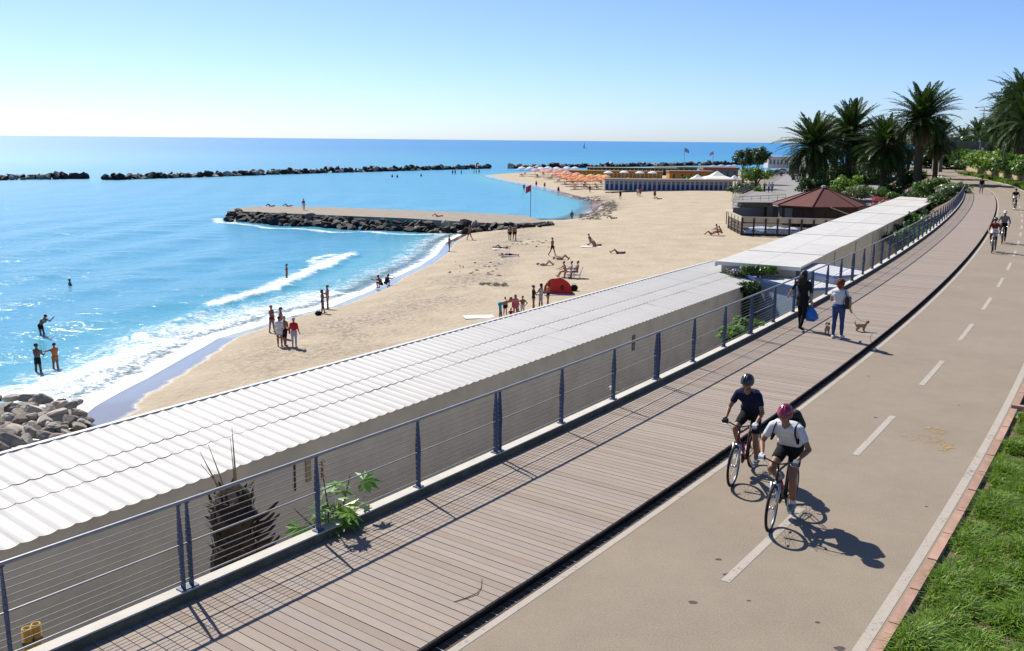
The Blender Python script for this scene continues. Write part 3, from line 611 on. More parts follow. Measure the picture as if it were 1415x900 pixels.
# weeds behind the railing near the huts
shrub('kerb_weed', 'light green weeds behind the kerb below the walking women, left clump', 'plant', PT(19.5, -.6, -.4), .45, .4, .8, 900, .075, lf_bright, 5, 'weeds behind the kerb'); shrub('kerb_weed', 'light green weeds behind the kerb between two railing posts, right clump', 'plant', PT(20.9, -.6, -.4), .45, .4, .8, 900, .075, lf_bright, 6, 'weeds behind the kerb')
p_ = at(1050, 378, -1.3); shrub('creeper', 'leafy creeper with mauve flowers spilling over the roof end by the blue trimmed hut', 'plant', (p_.x, p_.y, -1.5), 1.0, .6, .6, 1600, .09, lf_mid, 8)
t = thing('flower_creeper', 'mauve flowering creeper on the end of the corrugated roof', 'plant', at(1023, 377, -1.45)); V, Fc = leaf_cloud(420, [((0, 0, .1), (.8, .5, .18)), ((1.9, .3, .25), (.35, .3, .2))], .06, .9, 9); quick('flowers', V, Fc, lf_purple, t); V, Fc = leaf_cloud(500, [((0, 0, .02), (.9, .6, .16))], .07, .9, 10); quick('leaves', V, Fc, lf_mid, t)
p_ = Q1(45.4, EA + .15, -1.7); t = thing('hanging_ivy', 'dark ivy hanging down the end wall of the corrugated roofed block', 'plant', p_); V, Fc = leaf_cloud(2400, [((0, 0, -.2), (.7, .55, .35)), ((.1, .1, -1.0), (.45, .4, .9)), ((.1, .1, -2.0), (.35, .3, 1.0))], .085, .9, 11); quick('leaves', V, Fc, lf_dark, t)
# ---- palm stump with old leaf bases, in the yard behind the railing
def solve_s(px, off, lo=-5, hi=110):
    f = lambda s: proj(PT(s, off, 0))[0] - px
    for i in range(50):
        md = (lo + hi) / 2
        if f(md) < 0: lo = md
        else: hi = md
    return (lo + hi) / 2
def proj(p):
    v = np.array(p) - np.array([0, 0, CAM_H]); zc = v @ _fw; return (707.5 + F_PX * (v @ _R) / zc, 450 - F_PX * (v @ _U) / zc)
s_ = solve_s(322, -1.7); pb_ = PT(s_, -1.7, -4.6); ztop = atd(322, 672, pb_.y).z
stump = thing('palm_stump', 'dead headless palm trunk with ragged leaf bases behind the railing', 'palm stump', pb_)
Ht = ztop + 4.6; fib = M('palm_fibre_dark', (.045, .028, .018), .95, .5, 9, .8, 30); husk = M('dry_palm_husk', (.20, .125, .07), .9, .4, 6, .5, 30)
MB().tube([(random.uniform(-.03, .03), random.uniform(-.03, .03), Ht * k / 34 - .1 * (k == 34)) for k in range(35)], [(.31 + random.uniform(-.05, .05)) * (1 if k < 32 else .82 - .1 * (k - 32)) for k in range(35)], 14).build('trunk', fib, stump)
boot = MB()
bm_ = MB().add([(-.045, 0, 0), (.045, 0, 0), (.035, .05, .16), (-.035, .05, .16), (0, .10, .30), (-.045, .035, 0), (.045, .035, 0)], [(0, 1, 2, 3), (3, 2, 4), (5, 3, 4), (6, 4, 2), (5, 6, 2, 3), (0, 3, 5), (1, 6, 2)]).mesh('leaf_base', husk)
bmd = bm_.copy(); bmd.materials[0] = fib
for i in range(280):
    a = i * 2.39996; z = Ht - .08 - (i / 280) ** 1.0 * 2.6; o = link('leaf_base', bmd if random.random() < .86 else bm_, stump, (.29 * math.cos(a), .29 * math.sin(a), z)); o.rotation_euler = (random.uniform(-1.0, .25), random.uniform(-.6, .6), a - math.pi / 2); sc = random.uniform(.26, .55); o.scale = (sc * 1.5, sc, sc)
q = MB()
for (dx, tip, r0) in ((-.12, (-.42, .0, .62), .018), (-.06, (-.30, .02, .72), .015), (-.02, (-.40, -.05, .45), .012), (.08, (.06, .0, 1.0), .02), (.06, (.02, .03, .82), .012)): q.tube([(dx, 0, Ht - .2), (dx * .6 + tip[0] * .4, tip[1] * .5, Ht - .2 + tip[2] * .5), (tip[0], tip[1], Ht - .1 + tip[2])], [r0, r0 * .7, .003], 5)
q.build('dry_stalks', M('dry_stalk', (.34, .22, .12), .85, .3), stump)
q = MB()
for k in range(9): a = random.uniform(-.7, .7); q.tube([(.33, 0, Ht - .5 - .1 * k), (.48 + .08 * random.random(), .1 * a, Ht - .42 - .1 * k), (.56 + .1 * random.random(), .2 * a, Ht - .25 - .11 * k)], [.05, .035, .015], 5)
q.build('cut_fronds', fib, stump)
# ---- castor plant with palmate leaves
s_ = solve_s(452, -.32); cp = thing('castor_plant', 'castor bean plant with star shaped leaves growing through the railing', 'plant', PT(s_, -.32, -.3))
def palmate(mb, c, dirv, up, size, lobes=7):
    d = Vector(dirv).normalized(); n = (Vector(up) - d * d.dot(Vector(up))).normalized(); sd_ = d.cross(n)
    V = [Vector(c)]; ang_ = np.linspace(-2.3, 2.3, lobes * 2 + 1)
    for i, a in enumerate(ang_):
        rr = size * (1.0 - .25 * abs(a) / 2.3) if i % 2 == 1 else size * .52
        V.append(Vector(c) + (d * math.cos(a) + sd_ * math.sin(a)) * rr - n * (.25 * rr * rr / size))
    mb.add(V, [(0, i, i + 1) for i in range(1, len(V) - 1)])
castor = leafmat('castor_leaf', (.05, .16, .02), (.22, .38, .05), .35, .35)
lm = MB(); sm_ = MB(); fl = MB(); rnd_ = random.Random(5); T_ = ANG(s_)
def lo(u, v, z): return Vector((math.cos(T_) * u + math.sin(T_) * v, math.sin(T_) * u - math.cos(T_) * v, z))
for stem, top in (((0, 0), (-.05, .0, 1.25)), ((.02, -.02), (.45, .02, 1.05)), ((-.02, 0), (-.45, -.15, .8)), ((0, .02), (.15, .1, .75))):
    b0 = lo(stem[0], stem[1], 0); t0_ = lo(top[0], top[1], top[2]); md = (b0 + t0_) / 2 + lo(.04, .03, .06); sm_.tube([b0, md, t0_], [.018, .014, .008], 6)
    for k in range(6):
        f = .35 + .65 * (k + rnd_.random()) / 8; base = b0.lerp(md, f * 2) if f < .5 else md.lerp(t0_, f * 2 - 1); a = rnd_.uniform(0, 6.28); ln = rnd_.uniform(.12, .3)
        e = base + lo(math.cos(a) * ln, math.sin(a) * ln * .8, rnd_.uniform(-.02, .12)); sm_.tube([base, e], [.006, .004], 4); palmate(lm, e, (e - base) + Vector((0, 0, -.1)), (rnd_.uniform(-.4, .4), rnd_.uniform(-.4, .4), 1), rnd_.uniform(.19, .30))
for i in range(40): fl.ell(lo(-.05, 0, 1.15) + Vector((rnd_.gauss(0, .015), rnd_.gauss(0, .015), i * .007)), (.012, .012, .012), 6, 4)
lm.build('leaves', castor, cp); sm_.build('stems', M('green_stem', (.12, .14, .05), .6), cp); fl.build('flower_spike', M('seed_spike', (.30, .17, .10), .8), cp)
s_ = solve_s(850, -.4); sp_ = thing('kerb_seedling', 'small pale seedling behind the kerb at the middle railing posts', 'plant', PT(s_, -.35, .0)); q = MB()
for i in range(10): a = random.uniform(0, 6.28); palmate(q, (.16 * math.cos(a), .16 * math.sin(a), .3 + random.uniform(-.1, .12)), (math.cos(a), math.sin(a), -.2), (0, 0, 1), .08, 3)
q.build('leaves', lf_grey, sp_); MB().tube([(0, 0, 0), (.02, 0, .2), (0, 0, .38)], [.008, .006, .003], 5).build('stem', MATS['green_stem'], sp_)
# yellow pipe ends leaning by the wall at the bottom left
for px, py, zz, lab in ((35, 868, 0, 'left one of two yellow pipe ends by the wall at the bottom left corner'), (48, 862, 0, 'right one of two yellow pipe ends by the wall at the bottom left corner')):
    s_ = solve_s(px, -1.3); b_ = PT(s_, -1.3, -4.6); zt = atd(px, py, b_.y).z + 4.6; t = thing('yellow_pipe', lab, 'pipe', b_, 0, 'yellow pipes'); MB().lathe([(.0, 0), (.055, 0), (.055, zt), (.042, zt), (.042, zt - .3), (0, zt - .3)], 12).build('tube', M('yellow_plastic', (.45, .26, .03), .5, .3, 8), t, True); MB().lathe([(.058, zt - .22), (.061, zt - .22), (.061, zt - .16), (.058, zt - .16)], 12).build('collar', M('dark_pipe', (.05, .05, .05), .5), t)
# a thin twig lying on the boards
a_ = at(627, 832, .125); tw = MB().tube([a_, at(645, 826, .13), at(659, 820, .135), at(665, 812, .13), at(666, 800, .125)], [.004, .006, .006, .004, .003], 5); tag(tw.build('twig', bark), 'thin bent twig lying on the boards in the foreground', 'twig')
# ================================================================== PROMENADE, RESTAURANT, PALMS, RESORT
PZ = -2.8
prom_px = [(1013, 287), (1012, 275), (1030, 267), (1050, 259), (1066, 250.5), (1078, 243), (1090, 237.5), (1100, 234.5), (1180, 231), (1330, 233)]
pp = [at(x, y, PZ) for x, y in prom_px]; poly = [(p.x, p.y) for p in pp] + [tuple(PT(s, -1.2)[:2]) for s in (150, 125, 112)] + [(52.5, 119), (46, 122.5), (44, 121), (43, 124)]
m_prom = M('promenade_paving', (.27, .255, .245), .9, .14, .6, .3, 12)
tag(MB().prism(poly, -6.5, PZ).build('promenade', m_prom), kind='structure')
# bank rising from the garden to the path
bk = MB(); V = []; ss = list(range(84, 200, 4))
for s in ss: V += [PT(s, -.6, -.03), PT(s, -5.5, PZ - .3)]
bk.add(V, [(2 * i, 2 * i + 1, 2 * i + 3, 2 * i + 2) for i in range(len(ss) - 1)]); tag(bk.build('bank', soil), kind='structure')
fen = M('fence_metal', (.30, .31, .32), .5, .1, 5, 0, 1, .4)
def fence(label, pts, h, step=1.1, bars=3):
    t = thing('promenade_fence', label, 'fence', pts[0]); P0 = Vector(pts[0]); tot = sum((b_ - a).length for a, b_ in zip(pts, pts[1:]))
    for k in range(bars): MB().tube([p + Vector((0, 0, h * (k + 1) / bars)) - P0 for p in pts], .035 if k == bars - 1 else .02, 5).build('rail', fen, t)
    me = MB().tube([(0, 0, 0), (0, 0, h)], .03, 5).mesh('post', fen); n = int(tot / step / 1.6)
    for i in range(n + 1):
        f = tot * i / n; acc = 0
        for a, b_ in zip(pts, pts[1:]):
            l = (b_ - a).length
            if f <= acc + l + 1e-6: link('post', me, t, a.lerp(b_, (f - acc) / l) - P0); break
            acc += l
    return t
fence('grey metal fence along the seaward edge of the promenade above the sand', [p.copy() for p in pp[1:7]], 1.1)
fence('grey metal fence across the near end of the promenade above the terrace', [at(1013.5, 284, PZ), at(1085, 280, PZ)], 1.1)
# ---------------- restaurant with red hipped roof
rc = at(1128, 300, -4.3); rc = Vector((0, 0, 0)) + atd(1130, 299, 116); rc.z = -4.9
rest = thing('beach_restaurant', 'dark brown beach restaurant with red shingled pyramid roof', 'building', rc, .12)
redroof = M('red_shingle', (.155, .050, .042), .85, .2, 1.5, .5, 14, rnd=.2); brown = M('dark_brown_boards', (.060, .032, .022), .7, .3, 3, .3, 20); beige = M('beige_canvas', (.55, .47, .36), .8, .12, 2, .15, 20); greyp = M('grey_shutter', (.20, .18, .18), .6, .1, 3)
ez, az = 2.72, 4.95; rad = 5.7
hexa = [(rad * 1.05 * math.cos(R(a)), rad * .85 * math.sin(R(a))) for a in (-12, -62, -118, -168, 150, 90, 30)]
q = MB(); V = [(x, y, ez) for x, y in hexa] + [(x, y, ez - .14) for x, y in hexa] + [(.5, 0, az)]; n_ = len(hexa)
q.add(V, [(i, (i + 1) % n_, 2 * n_)[::-1] for i in range(n_)] + [(i, (i + 1) % n_, n_ + (i + 1) % n_, n_ + i) for i in range(n_)] + [tuple(range(n_, 2 * n_))])
rf = q.build('roof', redroof, rest); q = MB()
for x, y in hexa: q.tube([(x, y, ez + .05), (.5, 0, az + .05)], .07, 5)
q.build('hip_ridges', redroof, rf); MB().lathe([(.38, az - .12), (.3, az + .14), (0, az + .2)], 8, (.5, 0, 0)).build('cap', M('zinc_cap', (.45, .44, .43), .5), rf)
wp = [(x * .84, y * .84) for x, y in hexa]; MB().prism(wp, -.6, ez - .1).build('wall', brown, rest)
for i in range(n_):
    (x0, y0), (x1, y1) = wp[i], wp[(i + 1) % n_]; mx, my = (x0 + x1) / 2, (y0 + y1) / 2
    if my > 1: continue
    L_ = math.hypot(x1 - x0, y1 - y0); an = math.atan2(y1 - y0, x1 - x0)
    for k in range(3):
        u = (k + .5) / 3; MB().box((x0 + (x1 - x0) * u, y0 + (y1 - y0) * u, 1.3), (L_ / 3 - .25, .10, 2.1), (0, 0, an)).build('shutter', greyp if (i, k) in ((3, 2), (3, 1), (2, 2)) else brown, rest)
q = MB()
for sx in (-1, 1): q.tube([(2.0, -5.2, 1.7), (2.0 + 2.6 * sx, -4.5, ez - .05)], .05, 5)
q.tube([(2.0, -5.2, -.6), (2.0, -5.2, 1.75)], .06, 6); q.build('awning_frame', M('pale_pole', (.50, .47, .42), .6), rest)
# terrace in front of it
tc = at(1078, 330, -5.15)
ter = thing('restaurant_terrace', 'wooden terrace with beige canvas band and dark posts in front of the restaurant', 'terrace', (tc.x, tc.y, -5.25))
tA, tB, tC = at(1006, 318, -5.2), at(1024, 328, -5.2), at(1190, 333, -5.2)
T0 = Vector(ter.location)
fl_ = [tA, tB, tC, at(1190, 318, -5.2), at(1030, 306, -5.2)]
MB().prism([(p.x - T0.x, p.y - T0.y) for p in fl_], -.3, .55).build('platform', M('dark_terrace_wood', (.05, .04, .03), .8, .3), ter)
woodp = M('terrace_post_wood', (.055, .04, .03), .8, .3)
for (a, c, n) in ((tA, tB, 4), (tB, tC, 10)):
    e = c - a; an = math.atan2(e.y, e.x); L_ = e.length
    MB().box((a + c) / 2 - T0 + Vector((0, 0, 2.05)), (L_ + .2, .12, .62), (0, 0, an)).build('canvas_band', beige, ter)
    MB().box((a + c) / 2 - T0 + Vector((0, 0, 1.0)), (L_, .06, .10), (0, 0, an)).build('handrail', woodp, ter)
    for i in range(n + 1):
        MB().box(a.lerp(c, i / n) - T0 + Vector((0, -.1, .95)), (.2, .2, 2.5), (0, 0, an)).build('post', woodp, ter)
    if n == 4:
        for k in range(3):
            for i in range(4): MB().box(a.lerp(c, (i + .5) / 4) - T0 + Vector((0, 0, .75 + .4 * k)), (L_ / 4 - .2, .05, .28), (0, 0, an)).build('lattice_panel', M('worn_brown_panel', (.14, .10, .075), .8, .4, 4), ter)
# blue-white tarpaulin over stacked furniture
tp = at(1070, 322, -4.6); tarp = thing('tarpaulin_heap', 'blue and white striped tarpaulin heaped on the restaurant terrace', 'tarpaulin', (tp.x, tp.y + 1.2, -4.7))
m, nt, b = newmat('blue_white_stripes'); wv = nt.nodes.new('ShaderNodeTexWave'); wv.inputs['Scale'].default_value = 2.2; wv.inputs['Distortion'].default_value = 5; nt.links.new(coords(nt), wv.inputs['Vector']); nt.links.new(ramp(nt, wv.outputs['Fac'], [(.45, (.04, .10, .26)), (.55, (.62, .66, .70))]), b.inputs['Base Color'])
gx = np.linspace(-3.4, 3.4, 40); gy_ = np.linspace(-1, 1, 12); X, Y = np.meshgrid(gx, gy_); Z = .85 * np.clip(1 - Y ** 2, 0, 1) ** .5 * (.75 + .35 * hills(X, Y, 2.5, 2)) * np.clip((3.4 - np.abs(X)) * 2, 0, 1)
V = np.stack([X, Y, Z], -1).reshape(-1, 3); i = np.arange(480).reshape(12, 40); quick('cover', V, np.stack([i[:-1, :-1], i[:-1, 1:], i[1:, 1:], i[1:, :-1]], -1).reshape(-1, 4), m, tarp, True)
# small beige kiosk left of the restaurant on the terrace
kp = atd(1042, 300, 121); ki = thing('terrace_kiosk', 'small beige kiosk with flat awnings on the terrace left of the red roof', 'kiosk', (kp.x, kp.y, -4.7))
MB().box((0, 0, 1.2), (4.2, 2.2, 2.4)).build('wall', M('beige_wall', (.42, .36, .26), .85, .15, 2), ki); MB().box((-.2, -.6, 2.5), (5.4, 3.6, .12)).build('roof', M('grey_awning', (.24, .225, .205), .8), ki); MB().box((-3.2, -1.8, 1.4), (2.6, 1.6, .08), (.1, 0, .2)).build('awning', beige, ki)
for x in (-1.6, -.4, .9): MB().box((x, -1.14, 1.0), (.8, .1, 1.7)).build('opening', brown, ki)
for x in (-4.2, -2.2): MB().box((x, -2.3, .5), (.1, .1, 1.8)).build('post', woodp, ki)
# ---------------- palms
palm_leaf = leafmat('palm_leaflet', (.012, .034, .008), (.055, .105, .022), .2, .5, .22); palm_dry = leafmat('dry_palm_leaflet', (.12, .085, .035), (.28, .20, .09), .2, .7); rach = M('palm_rachis', (.16, .17, .06), .6)
def frond_mesh(seed, L_, droop, mat, nl=34, lw=.024, ll=.55):
    r = random.Random(seed); q = MB(); N = 9; pts = []; x = z = 0.0; a = 0.0
    for i in range(N + 1):
        pts.append(Vector((x, 0, z))); a = -droop * (i / N) ** 1.3; x += math.cos(a) * L_ / N; z += math.sin(a) * L_ / N
    q.tube(pts, [.045 * (1 - .85 * i / N) for i in range(N + 1)], 4, 1)
    for i in range(nl):
        f = .12 + .87 * i / nl; k = min(int(f * N), N - 1); p = pts[k].lerp(pts[k + 1], f * N - k); t = (pts[k + 1] - pts[k]).normalized(); up = Vector((0, 1, 0)).cross(t) * -1
        l = ll * (math.sin(math.pi * min(1, f * .9 + .12)) ** .6) * r.uniform(.85, 1.1) * L_ / 3.6
        for sg in (-1, 1):
            dd = (t * .75 + Vector((0, sg, 0)) * .75 + up * r.uniform(.1, .5)).normalized(); e = p + dd * l + Vector((0, 0, -.18 * l)); w_ = (dd.cross(up)).normalized() * lw * 1.6; md = p.lerp(e, .45)
            q.add([p, md + w_, e, md - w_], [(0, 1, 2, 3)])
    return q.mesh('frond', [mat, rach])
FR = [frond_mesh(i, 4.3 + .25 * (i % 3), .5 + .22 * i, palm_leaf, 64, .021, .52) for i in range(5)]; FD = [frond_mesh(40 + i, 3.0, 1.0 + .3 * i, palm_dry, 26) for i in range(2)]
def trunk_mesh(h, r):
    q = MB(); pts = []; rs = []; n = max(10, int(h * 3))
    for i in range(n + 1): pts.append((.12 * math.sin(i * .21), .1 * math.sin(i * .15 + 1), h * i / n)); rs.append(r * (1.15 - .25 * i / n + (.07 if i % 2 else -.02)))
    rs[-1] *= 1.25; rs[-2] *= 1.4; rs[-3] *= 1.25; return q.tube(pts, rs, 10).mesh('trunk', M('palm_trunk', (.10, .07, .045), .95, .4, 5, .8, 18))
def palm(label, px, py_crown, D, z0, scale=1.0, nf=68, dry=14, seed=0, group=None, rt=.38, span=128):
    c = atd(px, py_crown, D); h = c.z - z0; t = thing('palm_tree', label, 'palm tree', (c.x, c.y, z0), 0, group); r = random.Random(seed)
    link('trunk', trunk_mesh(h, rt * scale), t)
    nf = int(nf * 1.3)
    for i in range(nf):
        u = (i + .5) / nf; el = R(84 - span * u ** .95) + r.uniform(-.12, .12); az_ = i * 2.39996 + r.uniform(-.2, .2)
        o = link('frond', FR[min(4, int(u * 4.2 + r.random()))], t, (.12 * math.cos(az_), .12 * math.sin(az_), h + .1 - .3 * u)); o.rotation_euler = Euler((r.uniform(-.3, .3), -el, az_)); s_ = scale * r.uniform(.82, 1.12); o.scale = (s_, s_, s_)
    for i in range(dry):
        az_ = r.uniform(0, 6.28); o = link('dry_frond', FD[i % 2], t, (.2 * math.cos(az_), .2 * math.sin(az_), h - .45)); o.rotation_euler = Euler((0, R(r.uniform(35, 75)), az_)); s_ = scale * r.uniform(.7, 1.0); o.scale = (s_, s_, s_)
    return t
palm('leftmost promenade palm, its drooping crown right above the red roof', 1124, 203, 140, PZ, 1.3, 115, 34, 1, 'date palms beside the promenade')
palm('tall palm second from the left, standing behind the red roofed restaurant', 1176, 184, 150, PZ, 1.32, 115, 30, 2, 'date palms beside the promenade')
palm('lower palm third from the left, between two taller palms', 1224, 203, 138, PZ, 1.2, 110, 28, 3, 'date palms beside the promenade')
palm('tallest promenade palm with a brown skirt of dead fronds', 1275, 166, 132, PZ, 1.25, 105, 120, 4, 'date palms beside the promenade', .42, 102)
palm('palm behind the tallest promenade palm, partly hidden by its skirt', 1296, 196, 150, PZ, .95, 80, 80, 5, 'date palms beside the promenade', .38, 105)
palm('palm in the dark gap between the second and third promenade palms', 1200, 212, 165, PZ, 1.0, 80, 20, 11, 'date palms beside the promenade')
palm('palm at the back between the leftmost and second promenade palms', 1150, 200, 172, PZ, 1.1, 80, 16, 12, 'date palms beside the promenade')
palm('palm at the back left of the tallest promenade palm', 1246, 205, 168, PZ, 1.1, 80, 16, 13, 'date palms beside the promenade')
# right-hand hillside palms above the balustrade
for i, (px, py, D, sc, lab) in enumerate([(1414, 138, 120, 1.05, 'highest palm at the right picture edge above the balustrade'), (1396, 166, 132, 1.05, 'palm left of and below the highest palm at the right edge'), (1418, 172, 112, 1.0, 'low palm at the right picture edge just over the balustrade'),
                                        (1384, 188, 150, .75, 'small dark palm on the left flank of the right hillside'), (1352, 187, 215, 1.0, 'distant palm beyond the footbridge next to the lamp post'), (1331, 194, 230, .9, 'distant palm left of the lamp post above the footbridge'), (1403, 155, 145, 1.0, 'palm between the highest palm and the one left of it on the right hillside')]):
    palm(lab, px, py, D, 4.4 if D < 200 else 2.0, sc, 72, 8, 20 + i, 'palms on the landward slope')
# ---------------- garden shrubs under the palms
def sh(name, label, px, py, D, rx, h, n, size, mat, seed, z=None, group=None):
    c = atd(px, py, D); return shrub(name, label, 'shrub', (c.x, c.y, c.z - h * .5 if z is None else z), rx, rx * .9, h, n, size, mat, seed, group)
G_ = 'garden shrubs below the promenade palms'
sh('garden_shrub', 'bright green fan leaved shrub right of the red roof', 1170, 252, 128, 2.3, 3.6, 1700, .22, lf_bright, 31, PZ, G_); sh('garden_shrub', 'grey green bush just right of the red roof peak', 1186, 264, 124, 2.0, 2.6, 1700, .16, lf_grey, 32, PZ, G_)
sh('garden_shrub', 'dark bush at the foot of the leftmost promenade palm', 1122, 256, 133, 2.4, 3.2, 2600, .17, lf_dark, 33, PZ, G_); sh('garden_shrub', 'green bush below the lower third palm', 1226, 259, 122, 2.2, 2.2, 2000, .17, lf_mid, 34, PZ, G_)
sh('garden_shrub', 'dark round bush behind the green bush under the third palm', 1238, 247, 132, 2.0, 2.6, 2200, .17, lf_dark, 35, PZ, G_); sh('flowering_shrub', 'pink flowering shrub beside the flat white roof', 1219, 271, 118, 1.3, 1.4, 900, .12, lf_pink, 36, PZ, G_)
sh('garden_shrub', 'yellow green low plant in front of the pink flowering shrub', 1224, 279, 114, 1.5, 1.1, 900, .15, lf_bright, 37, PZ, G_); sh('garden_shrub', 'bright bush at the foot of the tallest palm', 1292, 246, 112, 2.3, 3.0, 2400, .17, lf_mid, 38, -1.6, G_)
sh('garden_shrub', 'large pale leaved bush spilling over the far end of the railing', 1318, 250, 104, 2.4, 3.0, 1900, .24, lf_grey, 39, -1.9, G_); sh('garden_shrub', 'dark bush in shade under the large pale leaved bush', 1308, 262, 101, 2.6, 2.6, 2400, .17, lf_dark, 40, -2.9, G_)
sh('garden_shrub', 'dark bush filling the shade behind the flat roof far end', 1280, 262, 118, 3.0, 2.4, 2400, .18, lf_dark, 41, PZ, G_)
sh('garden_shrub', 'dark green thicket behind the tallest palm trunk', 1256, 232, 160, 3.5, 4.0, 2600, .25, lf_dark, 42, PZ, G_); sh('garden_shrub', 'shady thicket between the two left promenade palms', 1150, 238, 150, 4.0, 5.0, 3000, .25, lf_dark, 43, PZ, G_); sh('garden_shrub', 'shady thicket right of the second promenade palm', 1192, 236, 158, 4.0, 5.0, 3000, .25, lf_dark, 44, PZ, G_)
for s_, lab_ in ((74, 'first dark bush behind the far railing from the near side'), (81, 'second dark bush behind the far railing from the near side'), (88, 'third dark bush behind the far railing from the near side'), (95, 'fourth dark bush behind the far railing, next to the large pale bush')): shrub('bank_shrub', lab_, 'shrub', PT(s_, -3.0, -3.4), 1.7, 2.6, 2.3, 1500, .17, lf_dark if s_ % 2 else lf_mid, s_, 'bushes on the bank behind the railing')
# trees beside the promenade ramp
def tree(label, px, py0, py1, D, z0, rx, n, size, mat, seed, lean=0, group=None):
    c = atd(px, (py0 + py1) / 2, D); top = atd(px, py0, D).z; bot = atd(px, py1, D).z; t = thing('tree', label, 'tree', (c.x - lean, c.y, z0), 0, group); r = random.Random(seed)
    q = MB(); hz = bot - z0
    q.tube([(0, 0, 0), (lean * .4, 0, hz * .6), (lean, 0, hz + (top - bot) * .4)], [.28, .22, .1], 7)
    for i in range(6): a = r.uniform(0, 6.28); q.tube([(lean * .6, 0, hz * .8), (lean + rx * .3 * math.cos(a), rx * .3 * math.sin(a), hz + (top - bot) * .3), (lean + rx * .7 * math.cos(a), rx * .7 * math.sin(a), hz + (top - bot) * r.uniform(.4, .8))], [.12, .08, .03], 5)
    q.build('trunk', bark, t); V, Fc = leaf_cloud(n, ball(lean, 0, (top + bot) / 2 - z0, rx, rx, (top - bot) * .5, 18, seed), size, .8, seed); quick('crown', V, Fc, mat, t); return t
tree('left one of two dark bushy trees at the promenade edge', 1028, 207, 233, 190, PZ, 2.1, 2400, .2, lf_dark, 51, 0, 'trees at the promenade edge'); tree('taller right one of two dark bushy trees at the promenade edge', 1047, 201, 232, 186, PZ, 2.4, 3000, .2, lf_dark, 52, 0, 'trees at the promenade edge')
tree('low leaning hedge tree over the seaward edge of the promenade', 1044, 229, 254, 166, -5, 3.6, 3600, .18, lf_mid, 53, 0); sh('hedge_bush', 'olive brown hedge bush sloping down to the blue cabins', 1028, 247, 172, 3.2, 3.4, 2600, .18, lf_dark, 54, -5.2); sh('hedge_bush', 'bright green tuft at the foot of the promenade hedge', 1050, 256, 158, 1.2, 1.6, 800, .15, lf_bright, 55, -3.6)
# ---------------- retaining wall, hedge and balustrade on the landward side
m, nt, b = newmat('stone_wall'); vo = nt.nodes.new('ShaderNodeTexVoronoi'); vo.inputs['Scale'].default_value = 2.6; nt.links.new(coords(nt), vo.inputs['Vector']); nt.links.new(ramp(nt, vo.outputs['Color'], [(0, (.26, .18, .10)), (.6, (.42, .30, .17)), (1, (.52, .40, .25))]), b.inputs['Base Color']); b.inputs['Roughness'].default_value = .95; bump(nt, b, vo.outputs['Distance'], .8, .1)
rw = thing('retaining_wall', 'ochre stone retaining wall on the landward side of the path', 'wall', PT(120, 9, 0)); RW = Vector(rw.location)
q = MB(); q.v = []; beam(q, 84, 196, 9.0, 9.8, -.3, 2.6, 2); q.v = [tuple(Vector(p) - RW) for p in q.v]; q.build('masonry', m, rw)
q = MB(); beam(q, 84, 196, 8.9, 9.9, 2.6, 2.75, 2); q.v = [tuple(Vector(p) - RW) for p in q.v]; q.build('coping', conc, rw)
tr = MB(); V = []; ss = list(range(60, 260, 5))
for s in ss: V += [PT(s, 9.9, 2.4), PT(s, 12.5, 4.2), PT(s, 60, 4.4)]
tr.add(V, [(3 * i + k, 3 * i + k + 1, 3 * i + k + 4, 3 * i + k + 3) for i in range(len(ss) - 1) for k in (0, 1)]); tag(tr.build('hillside', M('hill_soil', (.12, .11, .06), .95, .3, .5)), kind='structure')
for i, s in enumerate((103, 109, 115, 121, 128, 136, 145, 155, 166, 178)):
    mt = (lf_bright, lf_mid, lf_bright, lf_bright, lf_mid)[i % 5]; p = PT(s, 9.6, 1.1); f_ = max(2.6, (s - 84) * .05 + 1.8)
    shrub('hedge', ['nearest bushy hedge hanging over the stone retaining wall, at the right picture edge', 'second hedge clump from the right edge on the stone wall', 'third hedge clump from the right edge on the stone wall', 'fourth hedge clump from the right edge on the stone wall', 'fifth hedge clump from the right edge on the stone wall', 'sixth hedge clump from the right edge on the stone wall', 'seventh hedge clump from the right edge on the stone wall', 'eighth hedge clump, tall, left of the balustrade', 'ninth hedge clump, close to the footbridge', 'farthest hedge clump at the foot of the footbridge'][i], 'hedge', p, f_, f_ * .8, 2.9 if i < 7 else 4.0, 3200, .17 + .01 * i, mt, 60 + i, 'hedge along the retaining wall', 5, -.05)
vs_ = blades('verge_plants', 9000, verge_sampler(88, 190, 6.9, 8.95), .25, .8, .05, lf_bright, -.02, .8); tag(vs_, 'low green plants between the far cycle path and the stone wall', 'plants', kind='stuff')
bal = thing('balustrade', 'cream road balustrade above the hedge at the right edge', 'balustrade', PT(110, 13, 4.3)); BL = Vector(bal.location); cream = M('cream_paint', (.62, .56, .44), .7, .1, 2)
for z0, z1 in ((.0, .18), (.92, 1.12)):
    q = MB(); beam(q, 90, 150, 12.9, 13.15, 4.3 + z0, 4.3 + z1, 2); q.v = [tuple(Vector(p) - BL) for p in q.v]; q.build('rail', cream, bal)
bm2 = MB().box((0, 0, .55), (.22, .14, .74)).mesh('baluster', cream)
for i in range(110): o = link('baluster', bm2, bal, PT(92 + .52 * i, 13.02, 4.3) - BL); o.rotation_euler = (0, 0, ANG(92 + .52 * i))
